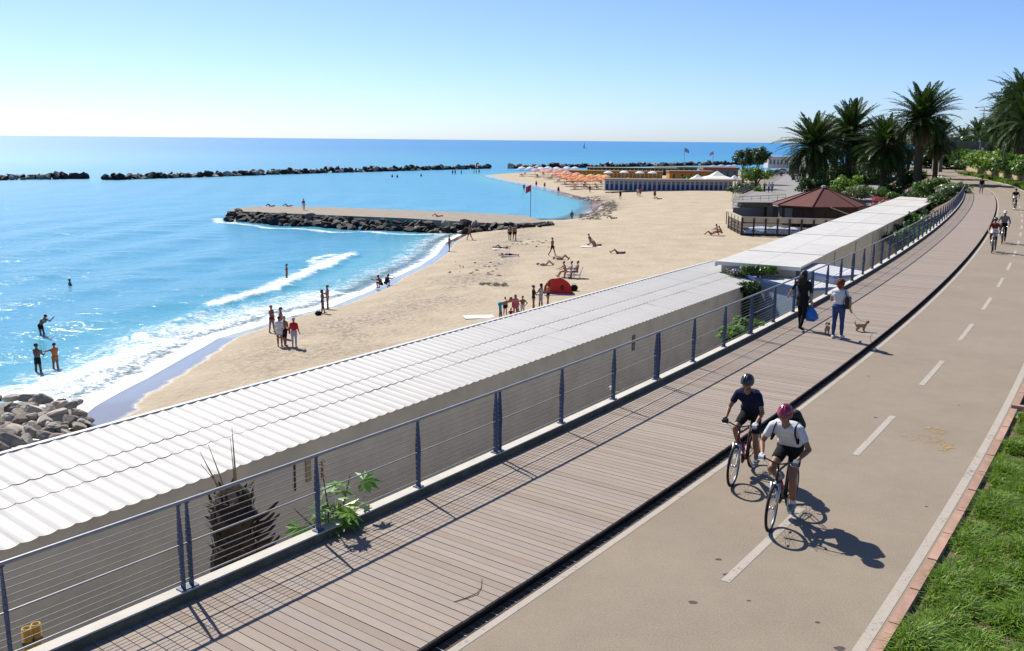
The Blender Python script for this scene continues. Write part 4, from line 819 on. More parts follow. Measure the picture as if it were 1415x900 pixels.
# footbridge across the path, and what lies beyond
bA, bB = atd(1312, 199, 186), atd(1352, 199.5, 186); br = thing('footbridge', 'grey concrete road bridge crossing over the far cycle path', 'bridge', (bA.x, bA.y, 0)); L_ = bB.x - bA.x
MB().box((L_ / 2 - 1, 0, 5.15), (L_ + 6, 4, .5)).build('deck', M('bridge_concrete', (.20, .185, .165), .9, .2, 1), br); MB().box((L_ / 2 - 1, -2.05, 5.75), (L_ + 6, .15, .7)).build('parapet', MATS['bridge_concrete'], br)
for x in (4.6, -2.0): MB().box((x, 0, 2.2), (.7, 3.2, 5.6)).build('pier', MATS['bridge_concrete'], br)
MB().box((L_ + 3.5, 0, 2.6), (3, 5, 5.3)).build('abutment', MATS['bridge_concrete'], br)
sh('background_tree', 'dark trees seen under the far bridge', 1328, 216, 215, 9, 8, 3500, .45, lf_dark, 81, -1); sh('background_tree', 'dark evergreen mass right of the far lamp post', 1390, 186, 170, 4.2, 6.5, 4200, .35, lf_dark, 82, 4.2); sh('background_tree', 'rounded dark trees behind the right hillside palms', 1414, 166, 150, 5.2, 10.5, 9000, .3, lf_dark, 83, 4.2)
sh('background_bush', 'sunlit bush beside the path under the far bridge', 1322, 228, 182, 2.4, 2.4, 1500, .2, lf_mid, 84); sh('background_tree', 'distant trees left of the far bridge behind the palms', 1305, 212, 210, 9, 9, 3500, .45, lf_dark, 85, -2.5); sh('background_tree', 'distant trees between the second and tallest promenade palms', 1245, 222, 215, 12, 7, 3500, .45, lf_dark, 86, -2.5)
V, Fc = strip(196, 250, -14, 16, -.01, 4); tag(quick('far_ground', V, Fc, MATS['asphalt']), kind='structure')
lp = atd(1354.8, 199, 175); lamp = thing('street_lamp', 'tall slim street lamp beyond the balustrade', 'street lamp', (lp.x, lp.y, 4.4)); hz = atd(1354.8, 149, 175).z - 4.4
MB().tube([(0, 0, 0), (0, 0, hz * .6), (0, 0, hz)], [.12, .09, .06], 8).build('pole', fen, lamp); MB().tube([(0, 0, hz), (-.4, 0, hz + .08), (-1.3, 0, hz + .02)], .045, 6).build('arm', fen, lamp); MB().ell((-1.5, 0, hz), (.38, .16, .1), 10, 6).build('lamp_head', fen, lamp)
# ---------------- striped cabins and the beach resort
cA, cB = Vector((20.3, 203, 0)), Vector((48.6, 202.5, 0)); zc_ = -5.25
cr = thing('cabin_row', 'row of blue and white striped beach cabins on the sand', 'cabins', (cA.x, cA.y, zc_), math.atan2(cB.y - cA.y, cB.x - cA.x)); L_ = (cB - cA).length
MB().box((L_ / 2, 1.05, 1.2), (L_, 2.0, 2.4)).build('wall', M('cabin_white', (.66, .68, .72), .7, .08, 2), cr); MB().box((L_ / 2, .8, 2.5), (L_ + .5, 2.9, .14), (.05, 0, 0)).build('roof', M('cabin_roof_brown', (.20, .15, .12), .8), cr)
dm = MB().box((0, 0, 1.05), (.62, .05, 1.9)).mesh('door', M('cabin_blue', (.035, .07, .21), .6)); sm2 = MB().box((0, 0, 1.2), (.16, .09, 2.3)).mesh('pilaster', MATS['cabin_white']); up_ = MB().box((0, 0, 1.62), (.5, .07, .5)).mesh('louver', M('cabin_grey', (.30, .33, .38), .6))
for i in range(27):
    x = L_ * (i + .5) / 27; link('door', dm, cr, (x, .03, 0)); link('pilaster', sm2, cr, (x - L_ / 54, .02, 0)); link('louver', up_, cr, (x, .02, 0))
MB().box((L_ / 2, -.5, .03), (L_ + .6, .9, .14)).build('step', conc, cr)
def row(name, label, pA, pB, z, h, dep, wall, doorm, roofm, n, cat='cabins', rh=.15):
    e = pB - pA; L_ = e.length; t = thing(name, label, cat, (pA.x, pA.y, z), math.atan2(e.y, e.x)); MB().box((L_ / 2, dep / 2, h / 2), (L_, dep, h)).build('wall', wall, t); MB().box((L_ / 2, dep / 2 - .2, h + rh / 2), (L_ + .4, dep + .6, rh)).build('roof', roofm, t)
    me = MB().box((0, 0, h * .42), (L_ / n * .22, .07, h * .84)).mesh('door_frame', doorm)
    for i in range(n): link('door_frame', me, t, (L_ * (i + .5) / n, -.02, 0))
    return t
orange = M('orange_boards', (.60, .27, .045), .7, .2, 1.5, rnd=.2); ocream = M('cream_frame', (.75, .62, .38), .7); greenr = M('green_roof', (.16, .20, .10), .8); tileR = M('brown_tile_roof', (.26, .15, .10), .85, .2, 1)
row('orange_cabin_row', 'long row of orange cabins with cream frames behind the parasols', atd(786, 248, 262), atd(915, 248, 258), -5.3, 2.4, 2.2, orange, ocream, M('orange_roof', (.50, .30, .12), .8), 24)
row('green_cabin_row', 'dark green cabins with cream posts behind the orange cabins', atd(812, 240, 290), atd(935, 241, 290), -5.0, 2.2, 2.2, M('dark_green_boards', (.04, .09, .055), .7), ocream, M('cream_roof', (.55, .52, .42), .8), 22)
row('bar_pavilion', 'low orange beach bar with wide brown roof behind the striped cabins', atd(925, 245, 240), atd(985, 245, 240), -5.0, 2.6, 5, orange, M('bar_dark', (.12, .08, .05), .8), tileR, 5, 'pavilion', .4); row('green_roof_pavilion', 'long low pavilion with olive green roof near the far breakwater', atd(905, 236, 300), atd(963, 236, 300), -5.0, 1.9, 7, M('bar_dark', (.12, .08, .05), .8), ocream, greenr, 8, 'pavilion', .5)
row('beach_house', 'reddish roofed beach house beside the dark trees', atd(972, 240, 255), atd(1020, 240, 255), -4.8, 2.7, 6, M('teal_wall', (.16, .26, .30), .8), M('bar_dark', (.12, .08, .05), .8), M('red_tile_roof', (.33, .12, .075), .8), 5, 'house', .7)
for px, py, rx, lab in ((964, 247, 1.9, 'smaller left peaked white marquee behind the striped cabins'), (991, 245, 3.4, 'large peaked white marquee behind the striped cabins'), (1015, 247, 1.2, 'small white marquee at the right end of the striped cabins')):
    c = atd(px, py, 212); t = thing('marquee', lab, 'marquee', (c.x, c.y, -5.2), 0, 'white marquees'); z_ = c.z + 5.2; hw = rx
    V = [(-hw, -hw, z_ - .25), (hw, -hw, z_ - .25), (hw, hw, z_ - .25), (-hw, hw, z_ - .25)] + [(-hw * .45, -hw * .45, z_ + .35), (hw * .45, -hw * .45, z_ + .35), (hw * .45, hw * .45, z_ + .35), (-hw * .45, hw * .45, z_ + .35), (0, 0, z_ + .5 + .28 * hw)]
    MB().add(V, [(i, (i + 1) % 4, 4 + (i + 1) % 4, 4 + i) for i in range(4)] + [(4 + i, 4 + (i + 1) % 4, 8) for i in range(4)]).build('canopy', M('marquee_white', (.80, .77, .72), .7, .05), t); MB().prism([(-hw, -hw), (hw, -hw), (hw, hw), (-hw, hw)], z_ - .6, z_ - .26, 0, False).build('valance', MATS['marquee_white'], t)
    for sx in (-1, 1):
        for sy in (-1, 1): MB().tube([(sx * hw, sy * hw, 0), (sx * hw, sy * hw, z_ - .3)], .05, 5).build('pole', fen, t)
sh('resort_bush', 'green bush between the orange bar and the white marquees', 953, 244, 222, 1.9, 2.4, 1200, .2, lf_mid, 90, -5.1)
def parasol_meshes(col, nm):
    mt = M(nm, col, .8, .12, 2, rnd=.3); c = MB(); n = 8
    V = [(0, 0, 2.55)] + [(.75 * math.cos(i * math.pi / 4), .75 * math.sin(i * math.pi / 4), 2.36) for i in range(n)] + [(1.35 * math.cos(i * math.pi / 4), 1.35 * math.sin(i * math.pi / 4), 2.02) for i in range(n)] + [(1.35 * math.cos(i * math.pi / 4), 1.35 * math.sin(i * math.pi / 4), 1.86) for i in range(n)]
    c.add(V, [(0, 1 + i, 1 + (i + 1) % n) for i in range(n)] + [(1 + i, 1 + n + i, 1 + n + (i + 1) % n, 1 + (i + 1) % n) for i in range(n)] + [(1 + n + i, 1 + 2 * n + i, 1 + 2 * n + (i + 1) % n, 1 + n + (i + 1) % n) for i in range(n)])
    return c.mesh('canopy', mt)
pole_me = MB().tube([(0, 0, 0), (0, 0, 2.6)], .035, 6).mesh('pole', MATS['white_painted_metal'])
PC = {'orange': parasol_meshes((.66, .21, .075), 'orange_parasol'), 'salmon': parasol_meshes((.70, .30, .20), 'salmon_parasol'), 'yellow': parasol_meshes((.72, .42, .13), 'yellow_parasol'), 'white': parasol_meshes((.72, .74, .78), 'white_parasol'), 'blue': parasol_meshes((.30, .45, .68), 'pale_blue_parasol')}
bedfab = M('sunbed_fabric', (.60, .20, .10), .8, .2, 3, rnd=.4); bedb = MB().box((0, 0, .32), (.62, 1.3, .06)); bedb.box((0, .82, .5), (.62, .55, .06), (.75, 0, 0)); bed_me = bedb.mesh('mattress', bedfab)
bl_ = MB()
for sx in (-.26, .26):
    for sy in (-.55, .5): bl_.box((sx, sy, .15), (.05, .05, .3))
bedl = bl_.mesh('frame', MATS['white_painted_metal'])
ORD = ['first', 'second', 'third', 'fourth', 'fifth', 'sixth', 'seventh', 'eighth', 'ninth', 'tenth', 'eleventh', 'twelfth']
def parasols(kind, rows_, rowname, seed):
    r = random.Random(seed)
    for ri, (x0, x1, y, n) in enumerate(rows_):
        for i in range(n):
            p = on_beach(x0 + (x1 - x0) * (i + .5) / n + r.uniform(-2, 2), y + r.uniform(-.6, .6)); t = thing('parasol', f'{kind} parasol, {ORD[i]} from the left in the {rowname[ri]}', 'parasol', (p.x, p.y, p.z), r.uniform(0, .7), f'{kind} beach parasols')
            link('canopy', PC[kind], t); link('pole', pole_me, t)
            if (i + ri) % 2 == 0:
                b_ = thing('sunbed', f'sunbed under the {ORD[i]} {kind} parasol of the {rowname[ri]}', 'sunbed', (p.x + .9, p.y - .3, p.z), r.uniform(-.5, .5), 'sunbeds under the parasols'); link('mattress', bed_me, b_); link('frame', bedl, b_)
parasols('orange', [(786, 842, 261.5, 7), (778, 840, 258, 8), (770, 800, 254.5, 4)], ['row nearest the water', 'second row from the water', 'short third row'], 1)
parasols('salmon', [(760, 800, 251.0, 5), (748, 786, 247.5, 5), (736, 780, 245, 5)], ['front of the left cluster', 'middle of the left cluster', 'back of the left cluster'], 2)
parasols('yellow', [(800, 842, 255.0, 4)], ['row just before the orange cabins'], 3)
parasols('white', [(716, 800, 241.5, 7), (832, 912, 249.0, 4)], ['row by the far tip of the beach', 'row between the striped and orange cabins'], 4)
parasols('blue', [(712, 790, 243.5, 7), (962, 1020, 237.5, 6)], ['row at the far tip of the beach', 'row beyond the red roofed beach house'], 5)
# ---------------- vehicles near the palms
glassm = M('dark_glass', (.02, .025, .03), .08, .1, 1, spec=.6); tyre = M('tyre_rubber', (.02, .02, .02), .8); hub = M('hub_grey', (.4, .4, .42), .35, .1, 3, 0, 1, .6); lampm = M('head_light', (.7, .7, .68), .15); tailm = M('tail_light', (.45, .02, .02), .3)
def vehicle(name, label, cat, p, rz, col, prof, W_, wins, wheels, group='vehicles parked near the palms'):
    t = thing(name, label, cat, p, rz, group); n = len(prof); q = MB(); V = []
    for y, k in ((-W_ / 2, .92), (-W_ / 2 * .98, 1), (W_ / 2 * .98, 1), (W_ / 2, .92)): V += [(x, y if k < 1 else y, .35 + (z - .35) * (1 if k == 1 else .96)) for x, z in prof]
    f = [tuple(range(n - 1, -1, -1)), tuple(3 * n + i for i in range(n))] + [(k * n + i, k * n + (i + 1) % n, (k + 1) * n + (i + 1) % n, (k + 1) * n + i) for k in range(3) for i in range(n)]
    q.add(V, f); bd = q.build('body', M(label[:24].replace(' ', '_'), col, .3, .05, 2, spec=.5), t)
    for (x0, z0, x1, z1, x2, z2, x3, z3) in wins:
        for sg in (-1, 1): MB().add([(x0, sg * (W_ / 2 + .006), z0), (x1, sg * (W_ / 2 + .006), z1), (x2, sg * (W_ / 2 + .006), z2), (x3, sg * (W_ / 2 + .006), z3)], [(0, 1, 2, 3)]).build('side_window', glassm, t)
    for (xa, za), (xb, zb), nm in ((prof[-3], prof[-2], 'windscreen'),) if False else (): pass
    for x in wheels:
        for sg in (-1, 1):
            w_ = MB().lathe([(.0, -.1), (.32, -.1), (.33, 0), (.32, .1), (0, .1)], 16, (x, sg * (W_ / 2 - .08), .33), 0, (0, 1, 0)).build('wheel', tyre, t, True); MB().lathe([(0, -.108), (.19, -.108), (.19, .108), (0, .108)], 12, (x, sg * (W_ / 2 - .08), .33), 0, (0, 1, 0)).build('rim', hub, w_)
    x1_ = max(p_[0] for p_ in prof); x0_ = min(p_[0] for p_ in prof)
    for sg in (-1, 1): MB().box((x1_ - .03, sg * W_ * .36, .72), (.08, .3, .16)).build('headlight', lampm, t); MB().box((x0_ + .03, sg * W_ * .4, .85), (.08, .18, .3)).build('tail_light', tailm, t)
    return t
CARP = [(-2.0, .35), (2.0, .35), (2.05, .65), (1.85, .85), (.95, .98), (.35, 1.45), (-1.0, 1.5), (-1.75, 1.05), (-2.05, .95)]; CARW = [(.75, .98, .3, 1.38, -.3, 1.4, -.3, .98), (-.38, .98, -.38, 1.4, -1.0, 1.42, -1.5, 1.02)]
VANP = [(-2.3, .35), (2.3, .35), (2.38, .7), (2.3, 1.05), (1.75, 1.25), (1.2, 2.05), (-2.2, 2.1), (-2.35, 1.0)]; VANW = [(1.55, 1.25, 1.12, 1.95, .5, 1.95, .5, 1.25)]
def vp(px, py): p = at(px, py, PZ); return p
def glass_front(t, W_, pts):
    (x0, z0), (x1, z1), (x2, z2), (x3, z3) = pts
    MB().add([(x0 + .012, -W_ * .4, z0), (x0 + .012, W_ * .4, z0), (x1 + .012, W_ * .4, z1), (x1 + .012, -W_ * .4, z1)], [(0, 1, 2, 3)]).build('windscreen', glassm, t); MB().add([(x2 - .012, -W_ * .4, z2), (x2 - .012, W_ * .4, z2), (x3 - .012, W_ * .4, z3), (x3 - .012, -W_ * .4, z3)], [(0, 3, 2, 1)]).build('rear_window', glassm, t)
CG = [(.90, 1.02), (.40, 1.42), (-1.70, 1.08), (-1.06, 1.46)]; VG = [(1.70, 1.32), (1.25, 1.98), (-2.345, 1.15), (-2.245, 1.9)]
v = vehicle('parked_van', 'white van parked in the shade left of the tallest palm trunk', 'van', vp(1264, 253), -1.3, (.75, .75, .75), VANP, 1.9, VANW, (-1.5, 1.5)); glass_front(v, 1.9, VG)
v = vehicle('parked_car', 'dark blue car parked in the shade between the palms', 'car', vp(1209, 247), -.4, (.03, .06, .22), CARP, 1.75, CARW, (-1.3, 1.3)); glass_front(v, 1.75, CG)
v = vehicle('parked_car', 'silver car half hidden left of the white van', 'car', vp(1251, 249), -1.2, (.5, .52, .55), CARP, 1.75, CARW, (-1.3, 1.3)); glass_front(v, 1.75, CG)
v = vehicle('delivery_van', 'red van at the far end of the promenade left of the palms', 'van', vp(1098, 242.5), 1.2, (.50, .035, .05), VANP, 2.0, VANW, (-1.5, 1.5)); v.scale = (1.3, 1.3, 1.3); glass_front(v, 2.0, VG)
v = vehicle('parked_car', 'pale car parked at the far promenade end beside the white building', 'car', vp(1080, 240.5), .3, (.6, .65, .7), CARP, 1.75, CARW, (-1.3, 1.3)); glass_front(v, 1.75, CG)
v = vehicle('parked_car', 'dark car right behind the promenade fence by the dark trees', 'car', vp(1071, 243), .5, (.06, .07, .1), CARP, 1.75, CARW, (-1.3, 1.3)); glass_front(v, 1.75, CG)
bn = at(1096, 249, PZ); t = thing('litter_bin', 'dark litter bin on the promenade below the red van', 'bin', bn); MB().lathe([(0, 0), (.38, 0), (.42, 1.2), (.36, 1.25), (0, 1.25)], 10).build('body', M('bin_dark', (.03, .03, .035), .6), t); MB().lathe([(.44, 1.05), (.46, 1.05), (.46, 1.2), (.44, 1.2)], 10).build('rim', fen, t)
# far white building beyond the promenade
wb = atd(1061, 234, 330); wbt = thing('seafront_building', 'white seafront building with arched openings beyond the promenade', 'building', (wb.x, wb.y, -3.5)); L_ = atd(1118, 234, 330).x - wb.x; hz = atd(1061, 217, 330).z + 3.5
MB().box((L_ / 2, 3, hz / 2), (L_, 6, hz)).build('wall', M('seafront_white', (.62, .64, .66), .8, .08, 1), wbt); MB().box((L_ / 2, 2.9, hz + .12), (L_ + .6, 6.6, .25)).build('cornice', MATS['seafront_white'], wbt)
for i in range(11): MB().box((L_ * (i + .6) / 11, -.02, hz * .55), (L_ / 11 * .5, .1, hz * .42)).build('window', M('bluish_pane', (.10, .16, .22), .3), wbt)
# poles and flags
def flagpole(label, px, py0, py1, zb, fcol, fw, fh, side=-1):
    p = on_beach(px, py0) if zb is None else at(px, py0, zb); t = thing('flagpole', label, 'flag', p); top = atd(px, py1, p.y).z - p.z; MB().tube([(0, 0, 0), (0, 0, top)], .05, 6).build('pole', fen, t)
    q = MB(); N = 8
    V = [(side * fw * i / N * .8, .15 * math.sin(i), top - .1 - j * fh - .35 * fw * (i / N) ** 1.3) for i in range(N + 1) for j in (0, 1)]
    q.add(V, [(2 * i, 2 * i + 1, 2 * i + 3, 2 * i + 2) for i in range(N)]); q.build('cloth', M('flag_' + label[:9].replace(' ', '_'), fcol, .8), t)
flagpole('red and white flag on a pole where the groyne joins the beach', 733, 300, 255, -5.35, (.60, .06, .08), .9, .9, -1)
flagpole('pale flag on a pole behind the white marquees', 984, 246, 209, -5.2, (.55, .42, .52), 1.4, .9, -1)
flagpole('slim bare looking flagpole behind the striped cabins', 944, 250, 204, -5.2, (.35, .42, .55), 1.6, 1.0, 1)
sb = at(806, 195.8, SEA_Z); sb = Vector((sb.x, sb.y, SEA_Z)) if sb.y < 9000 else Vector((118, 1500, SEA_Z)); sb = Vector((ray(806, 196)[0] * 1500, 1500, SEA_Z)); t = thing('sailboat', 'tiny white sailboat on the horizon', 'sailboat', sb); MB().add([(-3, 0, .8), (-2, 1, .8), (3.6, 0, 1.1), (-2, -1, .8), (-2.6, 0, -.3), (2.8, 0, -.2)], [(0, 1, 2, 3), (0, 4, 5, 2, 1), (0, 3, 2, 5, 4)]).build('hull', MATS['marquee_white'], t); MB().add([(.3, 0, 1.2), (.3, 0, 10), (-2.8, .2, 1.4)], [(0, 1, 2)]).build('sail', MATS['marquee_white'], t); MB().tube([(.35, 0, 0), (.35, 0, 10.3)], .08, 5).build('mast', fen, t)
# ================================================================== PEOPLE AND ANIMALS
JOBS = []
def capsule(mb, p0, p1, r0, r1, n=10):
    p0, p1 = Vector(p0), Vector(p1); ax = (p1 - p0); l = ax.length
    if l < 1e-5: ax = Vector((0, 0, 1)); l = 1e-5
    t = ax / l; pts = []; rs = []
    for a in (-1.35, -.8, -.35): pts.append(p0 + t * math.sin(a) * r0); rs.append(r0 * math.cos(a))
    pts += [p0, p1]; rs += [r0, r1]
    for a in (.35, .8, 1.35): pts.append(p1 + t * math.sin(a) * r1); rs.append(r1 * math.cos(a))
    u = t.orthogonal().normalized(); w = t.cross(u); V = []
    for p, r in zip(pts, rs): V += [p + (u * math.cos(2 * math.pi * j / n) + w * math.sin(2 * math.pi * j / n)) * r for j in range(n)]
    k = len(pts); f = [(i * n + j, i * n + (j + 1) % n, (i + 1) * n + (j + 1) % n, (i + 1) * n + j) for i in range(k - 1) for j in range(n)] + [tuple(range(n - 1, -1, -1)), tuple((k - 1) * n + j for j in range(n))]
    mb.add(V, f)
def blob(name, segs, voxel, mats, parent, smooth=4):
    """segs: (p0, p1, r0, r1, tag). The capsules are fused into ONE continuous skin; each face takes the material of the nearest piece."""
    q = MB()
    for p0, p1, r0, r1, tg in segs: capsule(q, p0, p1, r0, r1, 8 if voxel > .015 else 12)
    o = q.build(name, [], parent); md = o.modifiers.new('fuse', 'REMESH'); md.mode = 'VOXEL'; md.voxel_size = voxel; md.use_smooth_shade = True
    sm = o.modifiers.new('soft', 'SMOOTH'); sm.factor = .5; sm.iterations = smooth if voxel < .015 else 1
    JOBS.append((o, segs, mats)); return o
def finish_bodies():
    dg = bpy.context.evaluated_depsgraph_get()
    done = [(o, bpy.data.meshes.new_from_object(o.evaluated_get(dg)), s, m) for o, s, m in JOBS]
    for o, me, segs, mats in done:
        o.modifiers.clear(); o.data = me; me.materials.clear()
        names = list(dict.fromkeys(m.name for m in mats.values()))
        for nm in names: me.materials.append(MATS[nm])
        if len(names) > 1:
            n = len(me.polygons); C_ = np.zeros(n * 3, np.float32); me.polygons.foreach_get('center', C_); C_ = C_.reshape(-1, 3); best = np.full(n, 1e9); idx = np.zeros(n, np.int32)
            for p0, p1, r0, r1, tg in segs:
                a = np.array(p0); e = np.array(p1) - a; t = np.clip(((C_ - a) @ e) / max(e @ e, 1e-9), 0, 1); d = np.linalg.norm(C_ - a - t[:, None] * e, axis=1) - (r0 + (r1 - r0) * t)
                k = d < best; best = np.where(k, d, best); idx = np.where(k, names.index(mats[tg].name), idx)
            me.polygons.foreach_set('material_index', idx)
        me.polygons.foreach_set('use_smooth', np.ones(len(me.polygons), bool)); me.update()
def mat_skin(nm, c): return M(nm, c, .55, .1, 8, spec=.35)
SK = {'tan': mat_skin('tanned_skin', (.30, .145, .082)), 'fair': mat_skin('fair_skin', (.47, .27, .185)), 'brown': mat_skin('brown_skin', (.17, .082, .048)), 'red': mat_skin('sunburnt_skin', (.44, .19, .13))}
def cloth(nm, c, var=.12): return M('cloth_' + nm, c, .85, var, 14, .8, 16, spec=.15, bdist=.03)
CL = {'black': cloth('black', (.014, .014, .016)), 'navy': cloth('navy', (.012, .014, .05)), 'white': cloth('white', (.74, .74, .76), .05), 'red': cloth('red', (.50, .025, .035)), 'orange': cloth('orange', (.60, .17, .06)), 'green': cloth('green', (.06, .17, .07)), 'turq': cloth('turquoise', (.02, .32, .48)),
      'pink': cloth('pink', (.62, .13, .24)), 'jeans': cloth('jeans', (.045, .075, .19), .3), 'grey': cloth('grey', (.22, .22, .24)), 'blue': cloth('blue', (.04, .16, .50)), 'lav': cloth('lavender', (.42, .40, .52)), 'dress': cloth('black_dress', (.020, .018, .020)), 'maroon': cloth('maroon', (.20, .03, .04))}
HR = {'dark': M('dark_hair', (.015, .011, .009), .6, .3, 30), 'brown': M('brown_hair', (.07, .04, .022), .6, .3, 30), 'red': M('auburn_hair', (.19, .045, .02), .6, .4, 30, .8, 90), 'grey': M('grey_hair', (.35, .34, .33), .6), 'blond': M('blond_hair', (.35, .24, .10), .6, .3, 30)}
def joints(h=1.72, lean=0, hL=0, hR=0, kL=0, kR=0, abL=.04, abR=.04, sL=0, sR=0, oL=.15, oR=.15, eL=.15, eR=.15, fL=None, fR=None, head=0, sh=.108, look=0):
    P = {}; pel = Vector((0, 0, 0)); tl = Vector((math.sin(lean), 0, math.cos(lean)))
    P['pel'] = pel; P['wai'] = pel + tl * .10 * h; P['che'] = pel + tl * .21 * h; P['nec'] = pel + tl * .295 * h
    hd = Vector((math.sin(lean * .6 + head), 0, math.cos(lean * .6 + head))); P['skl'] = P['nec'] + hd * .115 * h; P['hup'] = hd
    for sd, sg, a, k, ab in (('L', 1, hL, kL, abL), ('R', -1, hR, kR, abR)):
        hip = pel + Vector((0, sg * .052 * h, -.01 * h)); d = Vector((math.sin(a) * math.cos(ab), sg * math.sin(ab), -math.cos(a) * math.cos(ab))); kn = hip + d * .245 * h
        b_ = a - k; d2_ = Vector((math.sin(b_) * math.cos(ab * .4), sg * math.sin(ab * .4), -math.cos(b_) * math.cos(ab * .4))); an = kn + d2_ * .235 * h
        ft = Vector((math.cos(b_), sg * .2, math.sin(b_))) if abs(math.cos(b_)) > .5 else Vector((math.cos(b_ + .7), 0, math.sin(b_ + .7)))
        P['hip' + sd] = hip; P['kne' + sd] = kn; P['ank' + sd] = an; P['toe' + sd] = an + ft.normalized() * .095 * h + d2_ * .028 * h; P['hee' + sd] = an - ft.normalized() * .03 * h + d2_ * .028 * h
    for sd, sg, a, o_, e, fo in (('L', 1, sL, oL, eL, fL), ('R', -1, sR, oR, eR, fR)):
        shd = P['nec'] + tl * -.035 * h + Vector((0, sg * sh * h, 0)); aa = a + lean * .25; d = Vector((math.sin(aa) * math.cos(o_), sg * math.sin(o_), -math.cos(aa) * math.cos(o_))); el = shd + d * .172 * h
        fo = o_ * .5 if fo is None else fo; f_ = Vector((math.sin(aa + e) * math.cos(fo), sg * math.sin(fo), -math.cos(aa + e) * math.cos(fo))); wr = el + f_ * .15 * h
        P['sho' + sd] = shd; P['elb' + sd] = el; P['wri' + sd] = wr; P['han' + sd] = f_
    return P
def body_segs(P, h=1.72, fem=False, fine=False, g=1.0, belly=1.0):
    s = []; A = lambda a, b_, r0, r1, tg: s.append((Vector(a), Vector(b_), r0 * h * g, r1 * h * g, tg))
    Y = (P['shoL'] - P['shoR']).normalized(); pel, wai, che, nec = P['pel'], P['wai'], P['che'], P['nec']; tl = (nec - pel).normalized(); fwd = Y.cross(tl)
    hw = .05 if fem else .044; A(pel + Y * hw * h, pel - Y * hw * h, .060, .060, 'hips'); A(pel - tl * .02 * h + Y * .03 * h, pel - tl * .02 * h - Y * .03 * h, .06, .06, 'hips')
    ww = .026 if fem else .034
    A(wai + Y * ww * h, wai - Y * ww * h, .054 * belly, .054 * belly, 'waist'); A(wai + tl * .05 * h + Y * (ww + .008) * h, wai + tl * .05 * h - Y * (ww + .008) * h, .057, .057, 'belly')
    A(che + Y * .052 * h, che - Y * .052 * h, .062, .062, 'chest'); A(che + tl * .045 * h + Y * .062 * h, che + tl * .045 * h - Y * .062 * h, .05, .05, 'chest')
    if fem: A(che + fwd * .035 * h + Y * .038 * h, che + fwd * .035 * h - Y * .038 * h, .038, .038, 'bust')
    A(P['shoL'] - Y * .01 * h, P['shoR'] + Y * .01 * h, .036, .036, 'shoulder'); A(nec - tl * .02 * h, nec + (P['skl'] - nec) * .4, .036, .030, 'neck')
    u = P['hup']; f2 = Y.cross(u); sk = P['skl']
    A(sk + u * .004 * h, sk - f2 * .012 * h + u * .012 * h, .050, .050, 'head'); A(sk + f2 * .022 * h - u * .022 * h, sk - u * .005 * h, .033, .042, 'head'); A(sk + f2 * .034 * h - u * .040 * h, sk + f2 * .02 * h - u * .03 * h, .02, .03, 'head')
    if fine:
        A(sk + f2 * .050 * h - u * .006 * h, sk + f2 * .060 * h - u * .022 * h, .006, .009, 'head')
        for sg in (-1, 1): A(sk + Y * sg * .050 * h + u * .004 * h, sk + Y * sg * .052 * h - u * .018 * h, .010, .007, 'head')
    for d in 'LR':
        hp, kn, an, to, he = (P[k + d] for k in ('hip', 'kne', 'ank', 'toe', 'hee')); A(hp, hp.lerp(kn, .5), .052 if fem else .049, .043, 'thigh_u'); A(hp.lerp(kn, .5), kn, .043, .031, 'thigh_l')
        bk = (kn - hp).normalized() + (kn - an).normalized(); bk = bk.normalized() * -1 if bk.length > .02 else -fwd
        A(kn, kn.lerp(an, .35), .030, .034, 'shank'); A(kn.lerp(an, .35), an, .033, .021, 'shank'); A(an, he, .021, .020, 'foot'); A(he, to, .021, .016, 'foot')
        sh, el, wr, hd = (P[k + d] for k in ('sho', 'elb', 'wri', 'han')); A(sh, sh.lerp(el, .5), .031 if not fem else .027, .026, 'uarm'); A(sh.lerp(el, .5), el, .026, .021, 'uarm_l'); A(el, el.lerp(wr, .35), .022, .022, 'farm'); A(el.lerp(wr, .35), wr, .022, .0145, 'farm')
        if P.get('nohand'): continue
        n_ = hd.orthogonal().normalized() if abs(hd.dot(fwd)) > .95 else (fwd - hd * fwd.dot(hd)).normalized(); A(wr, wr + hd * .045 * h, .016, .018, 'hand'); sd_ = hd.cross(n_)
        for k in range(4):
            b0 = wr + hd * .05 * h + n_ * (k - 1.5) * .0115 * h; l = (.040, .046, .043, .034)[k] * h; A(b0, b0 + hd * l * .55 + sd_ * .004 * h, .0058, .0055, 'hand'); A(b0 + hd * l * .55 + sd_ * .004 * h, b0 + hd * l * .95 + sd_ * .015 * h, .0055, .0045, 'hand')
        b0 = wr + hd * .018 * h + n_ * .014 * h; A(b0, b0 + (hd * .7 + n_ * .7) * .032 * h, .0075, .006, 'hand')
    return s
def outfit(skin, **kw):
    base = {t: skin for t in ('hips', 'waist', 'belly', 'chest', 'bust', 'shoulder', 'neck', 'head', 'thigh_u', 'thigh_l', 'shank', 'foot', 'uarm', 'uarm_l', 'farm', 'hand')}
    sets = {'trunks': ('hips', 'thigh_u'), 'brief': ('hips',), 'swimsuit': ('hips', 'waist', 'belly', 'chest', 'bust'), 'bikini': ('hips', 'bust'), 'shirt': ('waist', 'belly', 'chest', 'bust', 'shoulder', 'uarm'), 'longshirt': ('waist', 'belly', 'chest', 'bust', 'shoulder', 'uarm', 'uarm_l', 'farm'), 'trousers': ('hips', 'thigh_u', 'thigh_l', 'shank'), 'shorts': ('hips', 'thigh_u', 'thigh_l'), 'shoes': ('foot',), 'skirt': ('hips', 'waist', 'thigh_u')}
    for k, c in kw.items():
        for t in sets[k]: base[t] = c
    return base
